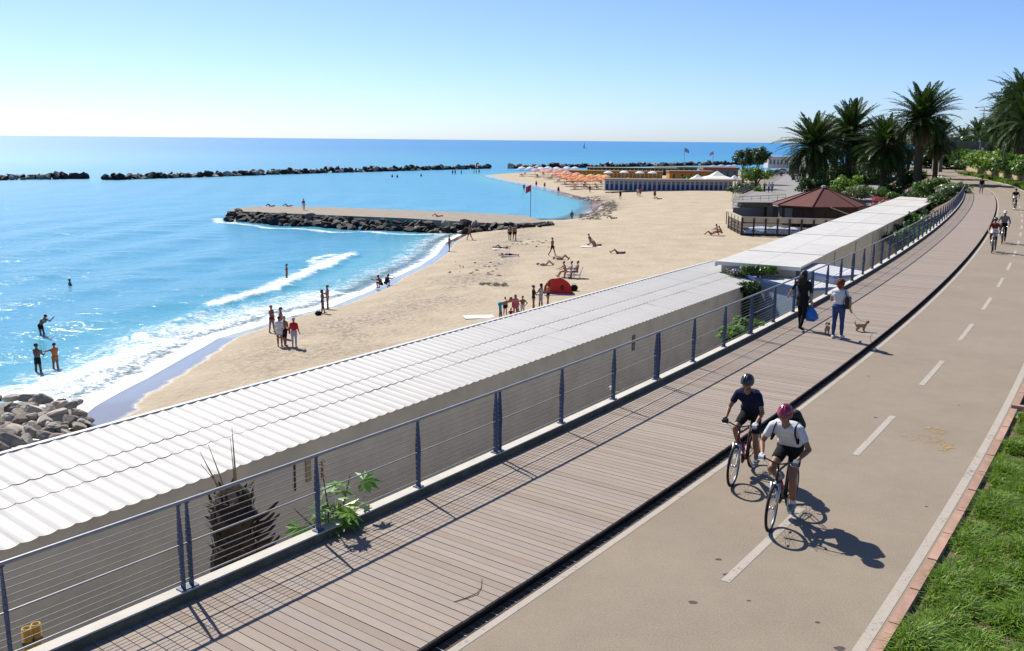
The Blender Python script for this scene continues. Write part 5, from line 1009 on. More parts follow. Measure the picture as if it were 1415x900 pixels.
def hair_for(P, h, t, kind, mat, Mx):
    u = P['hup']; Y = (P['shoL'] - P['shoR']).normalized(); f = Y.cross(u); sk = P['skl']; q = MB(); rot = Matrix((f, Y, u)).transposed()
    q.ell(sk - f * .010 * h + u * .016 * h, (.062 * h, .056 * h, .056 * h), 12, 8, rot)
    if kind in ('long', 'curly'): q.ell(sk - f * .028 * h - u * .02 * h, (.048 * h, .060 * h, .075 * h), 12, 8, rot)
    if kind == 'long': q.ell(sk - f * .04 * h - u * .09 * h, (.03 * h, .055 * h, .09 * h), 10, 8, rot)
    if kind == 'bun': q.ell(sk - f * .06 * h + u * .04 * h, (.026 * h, .026 * h, .026 * h), 8, 6, rot)
    if kind == 'cap': q.ell(sk + f * .055 * h + u * .02 * h, (.05 * h, .045 * h, .008 * h), 8, 5, rot)
    q.v = [tuple(Mx @ Vector(v)) for v in q.v]; return q.build('hair' if kind != 'cap' else 'cap', mat, t, True)
def person(label, pos, face, pose, out, hair=('short', 'dark'), h=1.72, fem=False, tilt=0, roll=0, voxel=.021, sink=0, group='bathers on the beach', g=1.0, up=0.0, belly=1.0, cat='person'):
    """face: heading in degrees about Z, 0 = +X. tilt: body pitched back (90 lies on the back, -90 face down)."""
    P = joints(h, **pose); Mx = Matrix.Rotation(-R(tilt), 3, 'Y') @ Matrix.Rotation(R(roll), 3, 'X')
    segs = body_segs(P, h, fem, voxel < .012, g * (1.0 if voxel < .012 else 1.14), belly); segs = [(Mx @ a, Mx @ b_, r0, r1, tg) for a, b_, r0, r1, tg in segs]
    low = min(min(a.z - r0, b_.z - r1) for a, b_, r0, r1, tg in segs); sh_ = Vector((0, 0, -low - sink + up)); segs = [(a + sh_, b_ + sh_, r0, r1, tg) for a, b_, r0, r1, tg in segs]
    t = thing('person', label, cat, pos, R(face), group); blob('body', segs, voxel, out, t)
    hm = HR[hair[1]] if hair[1] in HR else CL[hair[1]]; o = hair_for(P, h, t, hair[0], hm, Mx); o.location = sh_; t['_J'] = 0; del t['_J']; return t, P, Mx, sh_
STAND = dict(hL=.06, hR=-.06, oL=.14, oR=.14); HIPS = dict(hL=.05, hR=-.05, oL=.75, oR=.75, eL=.25, eR=.25, fL=-.75, fR=-.75, sL=-.1, sR=-.1); WALK = dict(hL=.38, kL=.1, hR=-.25, kR=.3, sL=-.35, sR=.35, eL=.25, eR=.35)
LIE = dict(sL=.15, sR=.15, oL=.25, oR=.25, eL=.3, eR=.3); LIEK = dict(hL=.9, kL=1.6, hR=.75, kR=1.45, sL=.1, sR=.1, oL=.3, oR=.3); LIEA = dict(hL=.85, kL=1.5, hR=.1, kR=.1, sL=2.7, sR=2.5, eL=.9, eR=.9, oL=.4, oR=.4)
SIT = dict(hL=1.5, kL=1.0, hR=1.4, kR=.8, sL=.7, sR=.7, eL=.5, eR=.5, lean=.25); SITK = dict(lean=.45, hL=2.1, kL=2.2, hR=2.0, kR=2.15, sL=1.1, sR=1.1, eL=.7, eR=.7, oL=.3, oR=.3, head=.3); PRONE = dict(sL=2.6, sR=2.6, eL=.8, eR=.8, oL=.5, oR=.5)
def bp(px, py, zmin=None): return on_beach(px, py, zmin)
def sea_p(px, py, dz=-.25): return at(px, py, SEA_Z + dz)
tan, fair, brn, sred = SK['tan'], SK['fair'], SK['brown'], SK['red']
# ---- in the near surf
W_ = 'bathers standing in the sea'
person('person in dark trunks standing with legs apart in the surf, hands before the chest', sea_p(54, 521), 70, dict(hL=.0, hR=.0, abL=.14, abR=.14, sL=.5, sR=.5, eL=1.6, eR=1.6, oL=.3, oR=.3, fL=-.4, fR=-.4), outfit(brn, trunks=CL['black']), h=1.78, group=W_)
person('person in an orange swimsuit holding both arms out in the surf', sea_p(78, 516), 150, dict(hL=.08, hR=-.02, sL=1.2, sR=1.1, eL=.3, eR=.3, oL=.35, oR=.35), outfit(tan, swimsuit=CL['orange']), ('bun', 'dark'), 1.64, True, group=W_)
person('person in dark trunks bending forward in knee deep water', sea_p(57, 463, -.1), -10, dict(lean=.6, hL=.25, hR=.1, sL=.9, sR=.9, eL=1.3, eR=1.3, head=.3), outfit(tan, trunks=CL['black']), h=1.74, sink=.32, group=W_)
person('swimmer far out with only head and shoulders above water', sea_p(96.5, 393, 0), 40, dict(oL=.6, oR=.6, sL=.4, sR=.4), outfit(brn, trunks=CL['black']), ('short', 'blond'), 1.75, sink=1.3, group=W_)
person('person in an orange swimsuit wading towards the breaking wave', sea_p(396.5, 385, 0), 200, dict(STAND, oL=.3, oR=.3, hL=.15), outfit(brn, swimsuit=CL['orange']), ('bun', 'dark'), 1.68, True, sink=.42, group=W_)
# ---- group at the waterline
person('person with a pink bathing cap at the left of the group at the waterline', bp(376, 460), -20, dict(STAND, sR=.5, eR=1.1, hL=.12, hR=-.12), outfit(tan, bikini=CL['maroon']), ('short', 'pink'), 1.68, True)
person('broad shouldered person in green trunks behind the white shirted one at the waterline', bp(389, 467), 200, dict(STAND), outfit(tan, trunks=CL['green']), h=1.8, g=1.05)
person('person in a long white shirt with their back turned in the waterline group', bp(387, 479), 95, dict(STAND), outfit(tan, longshirt=CL['white'], brief=CL['white'], skirt=CL['white']), h=1.7)
person('person in a white top and dark shorts in the middle of the waterline group', bp(394, 478), 70, dict(STAND, hL=.15, hR=-.12, oL=.25, oR=.2), outfit(tan, bikini=CL['white'], shorts=CL['black']), ('short', 'grey'), 1.68, True)
person('person in a red shirt and white trousers right of the waterline group', bp(407, 481), 85, dict(STAND, oL=.2, oR=.2, eL=.5, eR=.5), outfit(tan, longshirt=CL['red'], trousers=CL['lav']), ('short', 'grey'), 1.68)
person('dark haired person in a black bikini of the couple chatting at the waterline', bp(446, 434), 20, dict(STAND, hL=.18, hR=-.1, sL=.5, eL=1.2), outfit(brn, bikini=CL['black']), ('curly', 'dark'), 1.66, True)
person('tanned person facing the one in the black bikini at the waterline', bp(453, 428), 200, dict(STAND, sL=.4, sR=.4, eL=1.6, eR=1.6, fL=-.5, fR=-.5), outfit(tan, brief=CL['orange']), h=1.74)
person('person sitting on the wet sand hunched over their knees', bp(527, 398), 230, dict(SITK), outfit(brn, trunks=CL['black']), h=1.75); person('person in black sitting close behind the hunched one on the wet sand', bp(533, 396), 60, dict(SITK, lean=.6), outfit(brn, shirt=CL['black'], trunks=CL['black']), ('curly', 'dark'), 1.65, True)
person('person in dark briefs with hands on hips at the waterline below the groyne', bp(621, 348), 200, HIPS, outfit(tan, brief=CL['black']), h=1.76); person('person with a reddish cap walking at the foot of the groyne', bp(649, 332), 160, WALK, outfit(tan, trunks=CL['maroon']), ('cap', 'red'), 1.72)
person('left one of the couple strolling below the end of the groyne', bp(704.5, 333), -95, dict(STAND, hL=.12, hR=-.1), outfit(sred, trunks=CL['black']), h=1.72); person('right one of the couple strolling below the end of the groyne', bp(711, 333), -80, dict(WALK, hL=.2), outfit(tan, trunks=CL['black']), h=1.8, g=1.05)
person('person in dark trunks walking alone on the open sand', bp(763, 354), -30, dict(WALK, sR=.5), outfit(tan, trunks=CL['black']), ('short', 'brown'), 1.78)
# ---- sunbathers
def towel(label, px, py, L_, w, col, rz, group='towels on the sand'):
    p = bp(px, py); N = 10; X, Y = np.meshgrid(np.linspace(-L_ / 2, L_ / 2, N), np.linspace(-w / 2, w / 2, 6)); Z = .035 + .015 * hills(X, Y, 6, int(px)); V = np.stack([X, Y, Z], -1).reshape(-1, 3); i = np.arange(N * 6).reshape(6, N)
    t = thing('beach_towel', label, 'towel', p, R(rz), group); quick('cloth', V, np.stack([i[:-1, :-1], i[:-1, 1:], i[1:, 1:], i[1:, :-1]], -1).reshape(-1, 4), CL[col], t, True)
B_ = 'sunbathers on the sand'
towel('white towel under the sunbather with raised knees nearest the groyne', 694, 344.5, 2.0, 1.0, 'white', 8); person('sunbather on a white towel with one raised knee, nearest the groyne', bp(692, 344), 172, LIEA, outfit(tan, bikini=CL['black']), ('long', 'dark'), 1.68, True, 88, group=B_)
towel('pale towel under the flat lying sunbather left of the open sand', 705, 354.5, 1.9, .9, 'lav', 5); person('sunbather in black lying flat on a pale towel', bp(704, 355), 176, PRONE, outfit(sred, trunks=CL['black']), ('short', 'dark'), 1.74, False, -88, group=B_)
person('sunbather with bent knees lying left of the person walking alone', bp(754, 367), -2, LIEK, outfit(fair, brief=CL['white']), h=1.7, tilt=-170 + 258, group=B_); person('sunbather lying right below the person walking alone', bp(776, 359), -8, LIEK, outfit(tan, brief=CL['maroon']), h=1.74, tilt=88, group=B_)
towel('white towel under the seated pair on the upper sand', 817, 341, 2.2, 1.1, 'white', 0); person('person propped up on a white towel on the upper sand', bp(816, 340.5), -35, dict(SIT, lean=-.4), outfit(sred, brief=CL['navy']), h=1.72, group=B_); person('person lying behind the one propped up on the white towel', bp(821, 340), 180, LIEK, outfit(tan, bikini=CL['orange']), ('long', 'brown'), 1.64, True, 88, group=B_)
person('sunbather with both knees raised near the corrugated roof end', bp(853, 350.5), 180, LIEK, outfit(sred, bikini=CL['black']), ('long', 'dark'), 1.68, True, 88, group=B_)
# ---- the red beach shelter and the people around it
tp_ = bp(772, 404); tent = thing('beach_shelter', 'bright red pop up beach shelter on the sand', 'tent', tp_, R(-8))
gx = np.linspace(-1, 1, 21); gy_ = np.linspace(0, 1, 13); U_, V_ = np.meshgrid(gx, gy_); Xt = U_ * 1.05 * (1 - .12 * V_); Zt = 1.12 * np.sqrt(np.clip(1 - np.abs(U_) ** 2.4, 0, 1)) * np.sin(np.pi * (.5 * (1 - V_) ** 1.0)) ** .8 * (1 + .02 * np.sin(9 * U_)); Yt = -.75 + 1.5 * V_
Vt = np.stack([Xt, Yt, Zt], -1).reshape(-1, 3); i = np.arange(21 * 13).reshape(13, 21); quick('canopy', Vt, np.stack([i[:-1, :-1], i[:-1, 1:], i[1:, 1:], i[1:, :-1]], -1).reshape(-1, 4), M('tent_red', (.62, .022, .02), .6, .08, 3), tent, True)
V = [(0, -.76, .02)] + [(Xt[0, k], -.765, Zt[0, k]) for k in range(21)]; MB().add(V, [(0, k, k + 1) for k in range(1, 21)]).build('front_panel', MATS['tent_red'], tent)
MB().tube([(Xt[0, k] * 1.005, -.77, Zt[0, k] * 1.01) for k in range(21)], .014, 5).build('rim_pole', CL['maroon'], tent)
MB().add([(.18, -.775, .30), (.45, -.775, .30), (.43, -.775, .60), (.30, -.775, .66), (.18, -.775, .58)], [(0, 1, 2, 3, 4)]).build('window_flap', CL['maroon'], tent); MB().box((.1, -1.15, .02), (2.0, .85, .025)).build('ground_sheet', CL['lav'], tent)
bg_ = bp(793, 402); t = thing('beach_bag', 'black bag beside the red beach shelter', 'bag', bg_, .3, 'bags on the beach'); MB().ell((0, 0, .2), (.32, .2, .25), 12, 8).build('body', CL['black'], t, True); MB().tube([(-.16, 0, .36), (-.1, 0, .52), (.1, 0, .52), (.16, 0, .36)], .015, 6).build('handle', CL['black'], t)
b2_ = bp(440, 436); t = thing('beach_bag', 'small dark bag at the feet of the couple chatting at the waterline', 'bag', b2_, .3, 'bags on the beach'); MB().ell((0, 0, .14), (.24, .18, .17), 12, 8).build('body', CL['black'], t, True); MB().tube([(-.1, 0, .24), (-.06, 0, .42), (.06, 0, .42), (.1, 0, .24)], .012, 6).build('handle', CL['black'], t)
person('person sitting on the sand left of the folding chairs behind the red shelter', bp(781, 383), 200, SIT, outfit(sred, bikini=CL['maroon']), ('bun', 'dark'), 1.66, True, group=B_)
def chair(label, px, py, rz):
    p = bp(px, py); t = thing('beach_chair', label, 'chair', p, R(rz), 'folding chairs behind the red shelter'); MB().box((0, 0, .26), (.48, .48, .03)).build('seat', CL['lav'], t); MB().box((-.34, 0, .6), (.03, .48, .72), (0, -.35, 0)).build('backrest', CL['lav'], t)
    for sx in (-.22, .22):
        for sy in (-.23, .23): MB().tube([(sx, sy, 0), (sx, sy, .27)], .014, 6).build('leg', fen, t)
    return p
c1_ = chair('left folding beach chair behind the red shelter', 788, 384.5, 190); person('person sitting in the left folding beach chair behind the red shelter', c1_, 190, dict(lean=-.15, hL=1.5, kL=1.35, hR=1.4, kR=1.2, sL=.6, sR=.6, eL=.9, eR=.9), outfit(tan, trunks=CL['white'], shirt=CL['lav']), ('short', 'dark'), 1.7, up=.0, group=B_)
c2_ = chair('right folding beach chair behind the red shelter', 797, 384.5, 185); person('person sitting in the right folding beach chair behind the red shelter', c2_, 185, dict(lean=-.1, hL=1.5, kL=1.4, hR=1.45, kR=1.25, sL=.6, sR=.6, eL=.9, eR=.9), outfit(tan, trunks=CL['grey']), ('short', 'brown'), 1.74, group=B_)
K_ = 'group beside the corrugated roof'
person('person in a black top, left one of the three standing near the red shelter', bp(737, 430), 10, dict(STAND, sR=.5, eR=1.2, hL=.1), outfit(tan, shirt=CL['black'], brief=CL['black']), ('bun', 'dark'), 1.66, True, group=K_); person('person wrapped in a pale towel, middle one of the three near the red shelter', bp(747, 427), 150, dict(STAND, sL=.5, eL=1.2), outfit(tan, swimsuit=CL['lav'], skirt=CL['lav'], shorts=CL['lav']), ('long', 'dark'), 1.66, True, group=K_)
person('person in a dark bikini, right one of the three standing near the red shelter', bp(757, 425), 190, dict(STAND, sL=.6, eL=1.0), outfit(tan, bikini=CL['black']), ('long', 'brown'), 1.66, True, group=K_)
person('person in turquoise trunks bending down over the sand', bp(691, 441), 10, dict(lean=1.25, hL=.15, hR=-.05, sL=1.2, sR=1.3, eL=.2, eR=.2, head=.2), outfit(tan, shorts=CL['turq']), ('short', 'dark'), 1.76, g=1.04, group=K_)
person('small child standing behind the bending person in turquoise trunks', bp(698, 436), -60, STAND, outfit(tan, trunks=CL['black']), ('short', 'dark'), 1.15, group=K_); person('child in a pink swimsuit and pink trousers beside the roof', bp(712, 439), -100, STAND, outfit(tan, swimsuit=CL['pink'], shorts=CL['pink']), ('long', 'dark'), 1.42, True, group=K_); person('child in white shorts with hands on hips beside the roof', bp(722, 438), -100, HIPS, outfit(tan, shorts=CL['white']), ('short', 'dark'), 1.3, group=K_)
person('toddler in red sitting between the bending person and the pink child', bp(706, 440), -90, SITK, outfit(sred, shirt=CL['red'], trunks=CL['red']), ('short', 'dark'), 1.05, group=K_); person('toddler sitting right of the pink child', bp(716, 439.5), -90, SITK, outfit(sred, trunks=CL['pink']), ('short', 'dark'), 1.0, group=K_)
towel('white towel spread alone on the sand left of the turquoise trunks', 662, 438.5, 1.9, 1.1, 'white', 12)
# ---- farther figures
F_ = 'distant figures'
def far(label, px, py, pose, out, hair=('short', 'dark'), h=1.74, fem=False, face=-90, tilt=0, water=None, sink=0, pos=None): return person(label, (sea_p(px, py, water) if water is not None else bp(px, py)) if pos is None else pos, face, pose, out, hair, h, fem, tilt, 0, .04, sink, F_)
far('person wading out of the water at the head of the second bay', 790, 305.5, dict(STAND, oL=.3, oR=.25), outfit(brn, trunks=CL['grey']), water=-.05, sink=.15)
far('person in black walking towards the striped cabins', 857, 276, WALK, outfit(tan, shirt=CL['black'], trunks=CL['black'])); far('person in white beside the one in red before the striped cabins', 881, 271.5, STAND, outfit(tan, shirt=CL['white'], trunks=CL['white'])); far('person in red bending before the striped cabins', 884.5, 272, dict(STAND, lean=.3), outfit(sred, shirt=CL['red'], shorts=CL['red']), fem=True)
far('person standing over a sunbather before the striped cabins', 904.5, 275, STAND, outfit(tan, trunks=CL['maroon'])); far('sunbather lying before the striped cabins', 909, 275.5, LIEK, outfit(tan, trunks=CL['grey']), face=180, tilt=88); far('sunbather lying by the dark weed of the second bay', 845, 302.5, LIEK, outfit(tan, trunks=CL['grey']), face=180, tilt=88)
far('left one of the three sunbathers by the terrace', 982, 325, LIEK, outfit(sred, brief=CL['maroon']), face=180, tilt=80); far('middle one of the three sunbathers by the terrace, sitting', 991, 326, SIT, outfit(sred, bikini=CL['red']), ('long', 'dark'), fem=True, face=180); far('right one of the three sunbathers by the terrace, sitting tall', 997, 325.5, SITK, outfit(sred, brief=CL['red']), face=180)
far('person bending at the edge of the second bay', 724, 264, dict(STAND, lean=.5), outfit(brn, trunks=CL['black']), water=-.05); far('person in red at the edge of the second bay', 741, 259, STAND, outfit(sred, trunks=CL['red'])); far('person bending beside the salmon parasols', 752.5, 261, dict(STAND, lean=.6), outfit(brn, trunks=CL['black'])); far('dark figure at the water edge before the orange parasols', 771.5, 268, STAND, outfit(brn, trunks=CL['black'])); far('figure by the right end of the orange parasols', 815, 266.5, STAND, outfit(brn, trunks=CL['red']))
for i, (x, y) in enumerate(((625.5, 241), (629, 241), (637.5, 241), (655, 240), (658, 240.2), (662, 240))): far(f'{ORD[i]} dark bather from the left standing in the water before the middle breakwater', x, y + .8, STAND, outfit(brn, trunks=CL['black']), water=-.2, face=-90 + 30 * i, h=1.8)
for i, (x, y) in enumerate(((542, 245), (549, 245.5), (582, 244))): far(f'{ORD[i]} dark swimmer from the left off the groyne', x, y, STAND, outfit(brn, trunks=CL['black']), water=0, sink=.85, h=1.8)
GZ = SEA_Z + 1.26
far('person standing on the front edge of the groyne', 420, 290, dict(STAND, lean=.3), outfit(tan, trunks=CL['white']), pos=at(420, 290.5, GZ)); far('sunbather on the groyne top, left of the standing person', 373.5, 284, LIEK, outfit(brn, trunks=CL['black']), tilt=88, face=170, pos=at(373.5, 285.5, GZ)); far('sunbather on the groyne top, nearest left of the standing person', 397, 284, LIEK, outfit(brn, trunks=CL['black']), tilt=88, face=180, pos=at(397, 285.5, GZ)); far('pinkish sunbather on the right part of the groyne top', 604, 299, LIEK, outfit(sred, brief=CL['pink']), tilt=88, face=180, pos=at(604, 299.5, GZ))
far('left one of the strollers on the promenade', 1056, 266, WALK, outfit(tan, shirt=CL['grey'], trousers=CL['black']), pos=at(1056, 266, PZ), face=240); far('middle one of the strollers on the promenade, in white', 1062, 266.5, WALK, outfit(tan, shirt=CL['white'], trousers=CL['jeans']), pos=at(1062, 266.5, PZ), face=240); far('right one of the strollers on the promenade, in pale blue', 1066.5, 266, WALK, outfit(tan, shirt=CL['lav'], trousers=CL['jeans']), pos=at(1066.5, 266, PZ), face=240)
# ---------------- the two women walking on the boards
A_ = math.degrees(ANG(21.5)); D_Z = .121
w1, P1, M1, o1 = person('person with long black hair in a black dress carrying a blue bag', PT(21.7, .72, D_Z), A_ - 8, dict(hL=.30, kL=.12, hR=-.18, kR=.28, sL=.25, oL=.62, eL=.35, fL=.55, sR=.02, oR=.20, eR=.05, head=.05), dict(outfit(fair, shirt=CL['dress'], skirt=CL['dress'], trousers=CL['black'], shoes=CL['black']), uarm_l=CL['dress']), ('long', 'dark'), 1.72, True, voxel=.0105, group='people walking on the boardwalk', g=1.08)
w1.name = 'person'
def local_extra(t, P, off, name, q, mat, smooth=True): o = q.build(name, mat, t, smooth); o.location = off; return o
# tunic flare and long hair
q = MB(); h_ = 1.72; prof = []
for k in range(8):
    z = .10 * h_ - k * .034 * h_; r_ = (.072 + .0048 * k) * h_; prof.append((r_, z))
q.lathe(prof, 20); q.v = [(x * .80, y * 1.12, z) for x, y, z in q.v]; local_extra(w1, P1, o1, 'tunic_hem', q, CL['dress'])
q = MB(); sk = P1['skl']
for k in range(26): a = -1.3 + 2.6 * k / 25; q.tube([sk + Vector((-.03 - .05 * math.cos(a), .075 * math.sin(a), .06)), sk + Vector((-.06 - .06 * math.cos(a), .10 * math.sin(a), -.10)), sk + Vector((-.07 - .05 * math.cos(a), .115 * math.sin(a), -.30 - .06 * math.cos(a) + random.uniform(-.03, .03)))], [.03, .028, .008], 5)
local_extra(w1, P1, o1, 'long_hair', q, HR['dark'])
HW = Vector(w1.location) + Matrix.Rotation(R(A_ - 8), 3, 'Z') @ (o1 + P1['wriR'] + P1['hanR'] * .09)
bagm = M('blue_plastic_bag', (.02, .17, .62), .35, .3, 5, .6, 14, spec=.5); bgt = thing('shopping_bag', 'bright blue plastic bag hanging from the hand of the person in black', 'bag', HW - Vector((0, 0, .47)), R(A_))
q = MB(); N = 18; rows_ = [(.02, .0), (.15, .02), (.20, .10), (.19, .2), (.14, .30), (.06, .40)]
for i_, (r_, z) in enumerate(rows_):
    for k in range(N): a = 2 * math.pi * k / N; rr = r_ * (1 + .10 * math.sin(5 * a + i_) + .05 * math.sin(9 * a)); q.v.append((rr * .62 * math.cos(a), rr * math.sin(a), z + .012 * math.sin(4 * a + i_)))
q.f = [(i_ * N + k, i_ * N + (k + 1) % N, (i_ + 1) * N + (k + 1) % N, (i_ + 1) * N + k) for i_ in range(5) for k in range(N)] + [tuple(range(N - 1, -1, -1))]; q.m = [0] * len(q.f); q.build('body', bagm, bgt, True)
for sg in (-1, 1): MB().tube([(0, sg * .05, .38), (0, sg * .035, .45), (0, 0, .49)], .010, 6).build('handle', bagm, bgt)
w2, P2, M2, o2 = person('person with short red hair in a white top and jeans walking a dog', PT(21.0, 1.93, D_Z), A_ - 2, dict(hL=.06, kL=.1, hR=.10, kR=.05, sL=.35, oL=.25, eL=1.1, fL=.1, sR=.12, oR=.2, eR=.5, head=-.02), outfit(fair, shirt=CL['white'], trousers=CL['jeans'], shoes=CL['white']), ('curly', 'red'), 1.66, True, voxel=.0105, group='people walking on the boardwalk', g=1.13)
q = MB(); sk = P2['skl']; r_ = random.Random(4)
for k in range(150): u = Vector((r_.gauss(0, 1) - .5, r_.gauss(0, 1), r_.gauss(0, 1) + .25)).normalized(); q.ell(sk + Vector((-.02, 0, .015)) + Vector((u.x * .095, u.y * .105, u.z * .11)), (.022, .022, .022), 6, 4)
local_extra(w2, P2, o2, 'curls', q, HR['red'])
RW2 = Matrix.Rotation(R(A_ - 2), 3, 'Z'); SB = Vector(w2.location) + RW2 @ (o2 + P2['wai'] + Vector((-.02, -.24, -.02))); hb = thing('shoulder_bag', 'black shoulder bag at the side of the person in the white top', 'bag', SB - Vector((0, 0, .14)), R(A_))
q = MB().box((0, 0, .14), (.30, .13, .30), None, 0, .82); q.box((0, 0, .30), (.24, .10, .03)); q.build('body', M('black_leather', (.012, .011, .011), .4, .2, 8), hb)
shp = Matrix.Rotation(-R(A_), 3, 'Z') @ (Vector(w2.location) + RW2 @ (o2 + P2['shoR']) - Vector(hb.location)); MB().tube([(-.11, 0, .28), shp + Vector((-.075, .02, .02)), shp + Vector((0, .03, .065)), shp + Vector((.075, .02, .0)), (.11, 0, .28)], .013, 6).build('strap', MATS['black_leather'], hb)
# ---------------- dogs
def dog(label, pos, face, s, coat, coat2, head_turn=.3):
    t = thing('dog', label, 'dog', pos, R(face), 'small dogs on the boardwalk'); A = []; a = lambda p, q_, r0, r1, tg='coat': A.append((Vector(p) * s, Vector(q_) * s, r0 * s, r1 * s, tg))
    a((-.17, 0, .27), (.0, 0, .265), .088, .092); a((.0, 0, .265), (.14, 0, .275), .092, .102); a((.14, 0, .25), (.17, 0, .30), .095, .085); a((.17, 0, .30), (.25, .02, .40), .07, .06)
    hc, hs = math.cos(head_turn), math.sin(head_turn); H0 = Vector((.27, .02, .43)); fd = Vector((hc, hs, -.12)); a(H0, H0 + fd * .03, .068, .062); a(H0 + fd * .05, H0 + fd * .115, .04, .028, 'muzzle'); a(H0 + fd * .125, H0 + fd * .13, .016, .014, 'nose')
    sd = Vector((-hs, hc, 0))
    for sg in (-1, 1): a(H0 + sd * .055 * sg + Vector((0, 0, .05)), H0 + sd * .085 * sg + Vector((0, 0, -.035)), .022, .028, 'ear')
    for sg in (-1, 1):
        a((.14, .055 * sg, .22), (.125, .06 * sg, .12), .042, .030); a((.125, .06 * sg, .12), (.135, .06 * sg, .03), .028, .024); a((.135, .06 * sg, .022), (.165, .06 * sg, .02), .024, .02)
        a((-.15, .055 * sg, .24), (-.11, .065 * sg, .155), .058, .04); a((-.11, .065 * sg, .155), (-.185, .065 * sg, .10), .034, .026); a((-.185, .065 * sg, .10), (-.165, .065 * sg, .03), .025, .022); a((-.165, .065 * sg, .022), (-.13, .065 * sg, .02), .022, .019)
    a((-.23, 0, .31), (-.30, 0, .40), .026, .024); a((-.30, 0, .40), (-.27, 0, .46), .026, .02)
    blob('body', A, .011 * s, {'coat': coat, 'muzzle': coat, 'ear': coat2, 'nose': CL['black']}, t, 3); return t
furc = M('cream_fur', (.46, .32, .19), .95, .4, 28, 1.0, 70, bdist=.02); furb = M('brown_fur', (.16, .09, .05), .95, .4, 28, 1.0, 70, bdist=.02)
dg1 = dog('small cream dog on a leash ahead of the person in the white top', PT(22.45, 2.25, D_Z), A_ - 55, .66, furc, furb, .35); dog('small tan dog half hidden left of the person in jeans', PT(21.45, 1.55, D_Z), A_ + 10, .66, furc, furb)
HWl = Vector(w2.location) + RW2 @ (o2 + P2['wriR'] + P2['hanR'] * .07); nk = Vector(dg1.location) + Matrix.Rotation(R(A_ - 55), 3, 'Z') @ Vector((.13, .0, .27)); md = (HWl + nk) / 2 - Vector((0, 0, .08)); tag(MB().tube([HWl, md, nk], .0055, 5).build('dog_leash', CL['grey']), 'thin leash between the person in the white top and the cream dog', 'leash')
# ---------------- dark seaweed scraps on the sand
def weed(name, label, boxes, n, s):
    V = []; Fc = []; r = random.Random(len(label))
    for i in range(n):
        x0, x1, y0, y1 = boxes[i % len(boxes)]; p = bp(r.uniform(x0, x1), r.uniform(y0, y1)); a = r.uniform(0, 6.28); l = s * r.uniform(.4, 1.3); w = l * r.uniform(.2, .6); k = len(V); z = p.z + .02
        for u, v, dz in ((-1, 0, 0), (0, -1, .03), (1, 0, 0), (0, 1, .03), (0, 0, .09)): V.append((p.x + (u * l * math.cos(a) - v * w * math.sin(a)), p.y + u * l * math.sin(a) + v * w * math.cos(a), z + dz))
        Fc += [(k + j, k + (j + 1) % 4, k + 4) for j in range(4)]
    tag(quick(name, V, Fc, M('dark_seaweed', (.05, .038, .028), .9, .4, 3)), label, 'seaweed', kind='stuff')
weed('seaweed_scraps', 'dark seaweed scraps strewn on the sand left of the red shelter', [(664, 680, 392, 395), (680, 701, 392, 396), (620, 690, 362, 382), (700, 760, 330, 345)], 90, .28)
weed('seaweed_bank', 'bank of dark seaweed and stones at the head of the second bay', [(826, 850, 277, 285), (832, 853, 283, 292), (818, 845, 290, 300), (800, 828, 296, 304), (800, 830, 272, 278)], 420, .55)
# ================================================================== BICYCLES AND RIDERS
alloy = M('brushed_alloy', (.55, .56, .58), .3, .1, 12, 0, 1, .85); bkblack = M('satin_black', (.018, .018, .02), .35, .2, 8); reflo = M('orange_reflector', (.75, .20, .02), .25); rubber = M('black_rubber', (.016, .016, .017), .85)
WR, FX, RX = .345, .54, -.52
BBp, SAD, HT0, HT1 = Vector((-.09, 0, .29)), Vector((-.27, 0, .97)), Vector((.395, 0, .72)), Vector((.345, 0, .88))
def wheel_meshes():
    ty = MB(); N = 40; n = 8; V = []
    for i in range(N):
        a = 2 * math.pi * i / N
        for j in range(n): b_ = 2 * math.pi * j / n; r_ = WR - .024 + .024 * math.cos(b_); V.append((r_ * math.cos(a), .022 * math.sin(b_), r_ * math.sin(a)))
    ty.add(V, [(i * n + j, i * n + (j + 1) % n, ((i + 1) % N) * n + (j + 1) % n, ((i + 1) % N) * n + j) for i in range(N) for j in range(n)])
    rm = MB().lathe([(WR - .045, -.012), (WR - .060, -.010), (WR - .064, 0), (WR - .060, .010), (WR - .045, .012)], 40, (0, 0, 0), 0, (0, 1, 0), True)
    sp = MB()
    for i in range(28): a = 2 * math.pi * i / 28; b_ = a + (.35 if i % 4 < 2 else -.35); sg = 1 if i % 2 else -1; sp.tube([(.022 * math.cos(b_), sg * .028, .022 * math.sin(b_)), ((WR - .06) * math.cos(a), 0, (WR - .06) * math.sin(a))], .0016, 4)
    hb_ = MB().lathe([(0, -.05), (.014, -.05), (.014, -.03), (.024, -.028), (.016, -.015), (.016, .015), (.024, .028), (.014, .03), (.014, .05), (0, .05)], 12, (0, 0, 0), 0, (0, 1, 0))
    rf_ = MB()
    for a in (.6, 3.6): rf_.box(((WR - .12) * math.cos(a), 0, (WR - .12) * math.sin(a)), (.075, .014, .03), (0, -a + .2, 0))
    return ty.mesh('wheel', rubber, True), rm.mesh('rim', alloy, True), sp.mesh('spokes', alloy), hb_.mesh('hub', alloy, True), rf_.mesh('reflector', reflo)
WM = wheel_meshes()
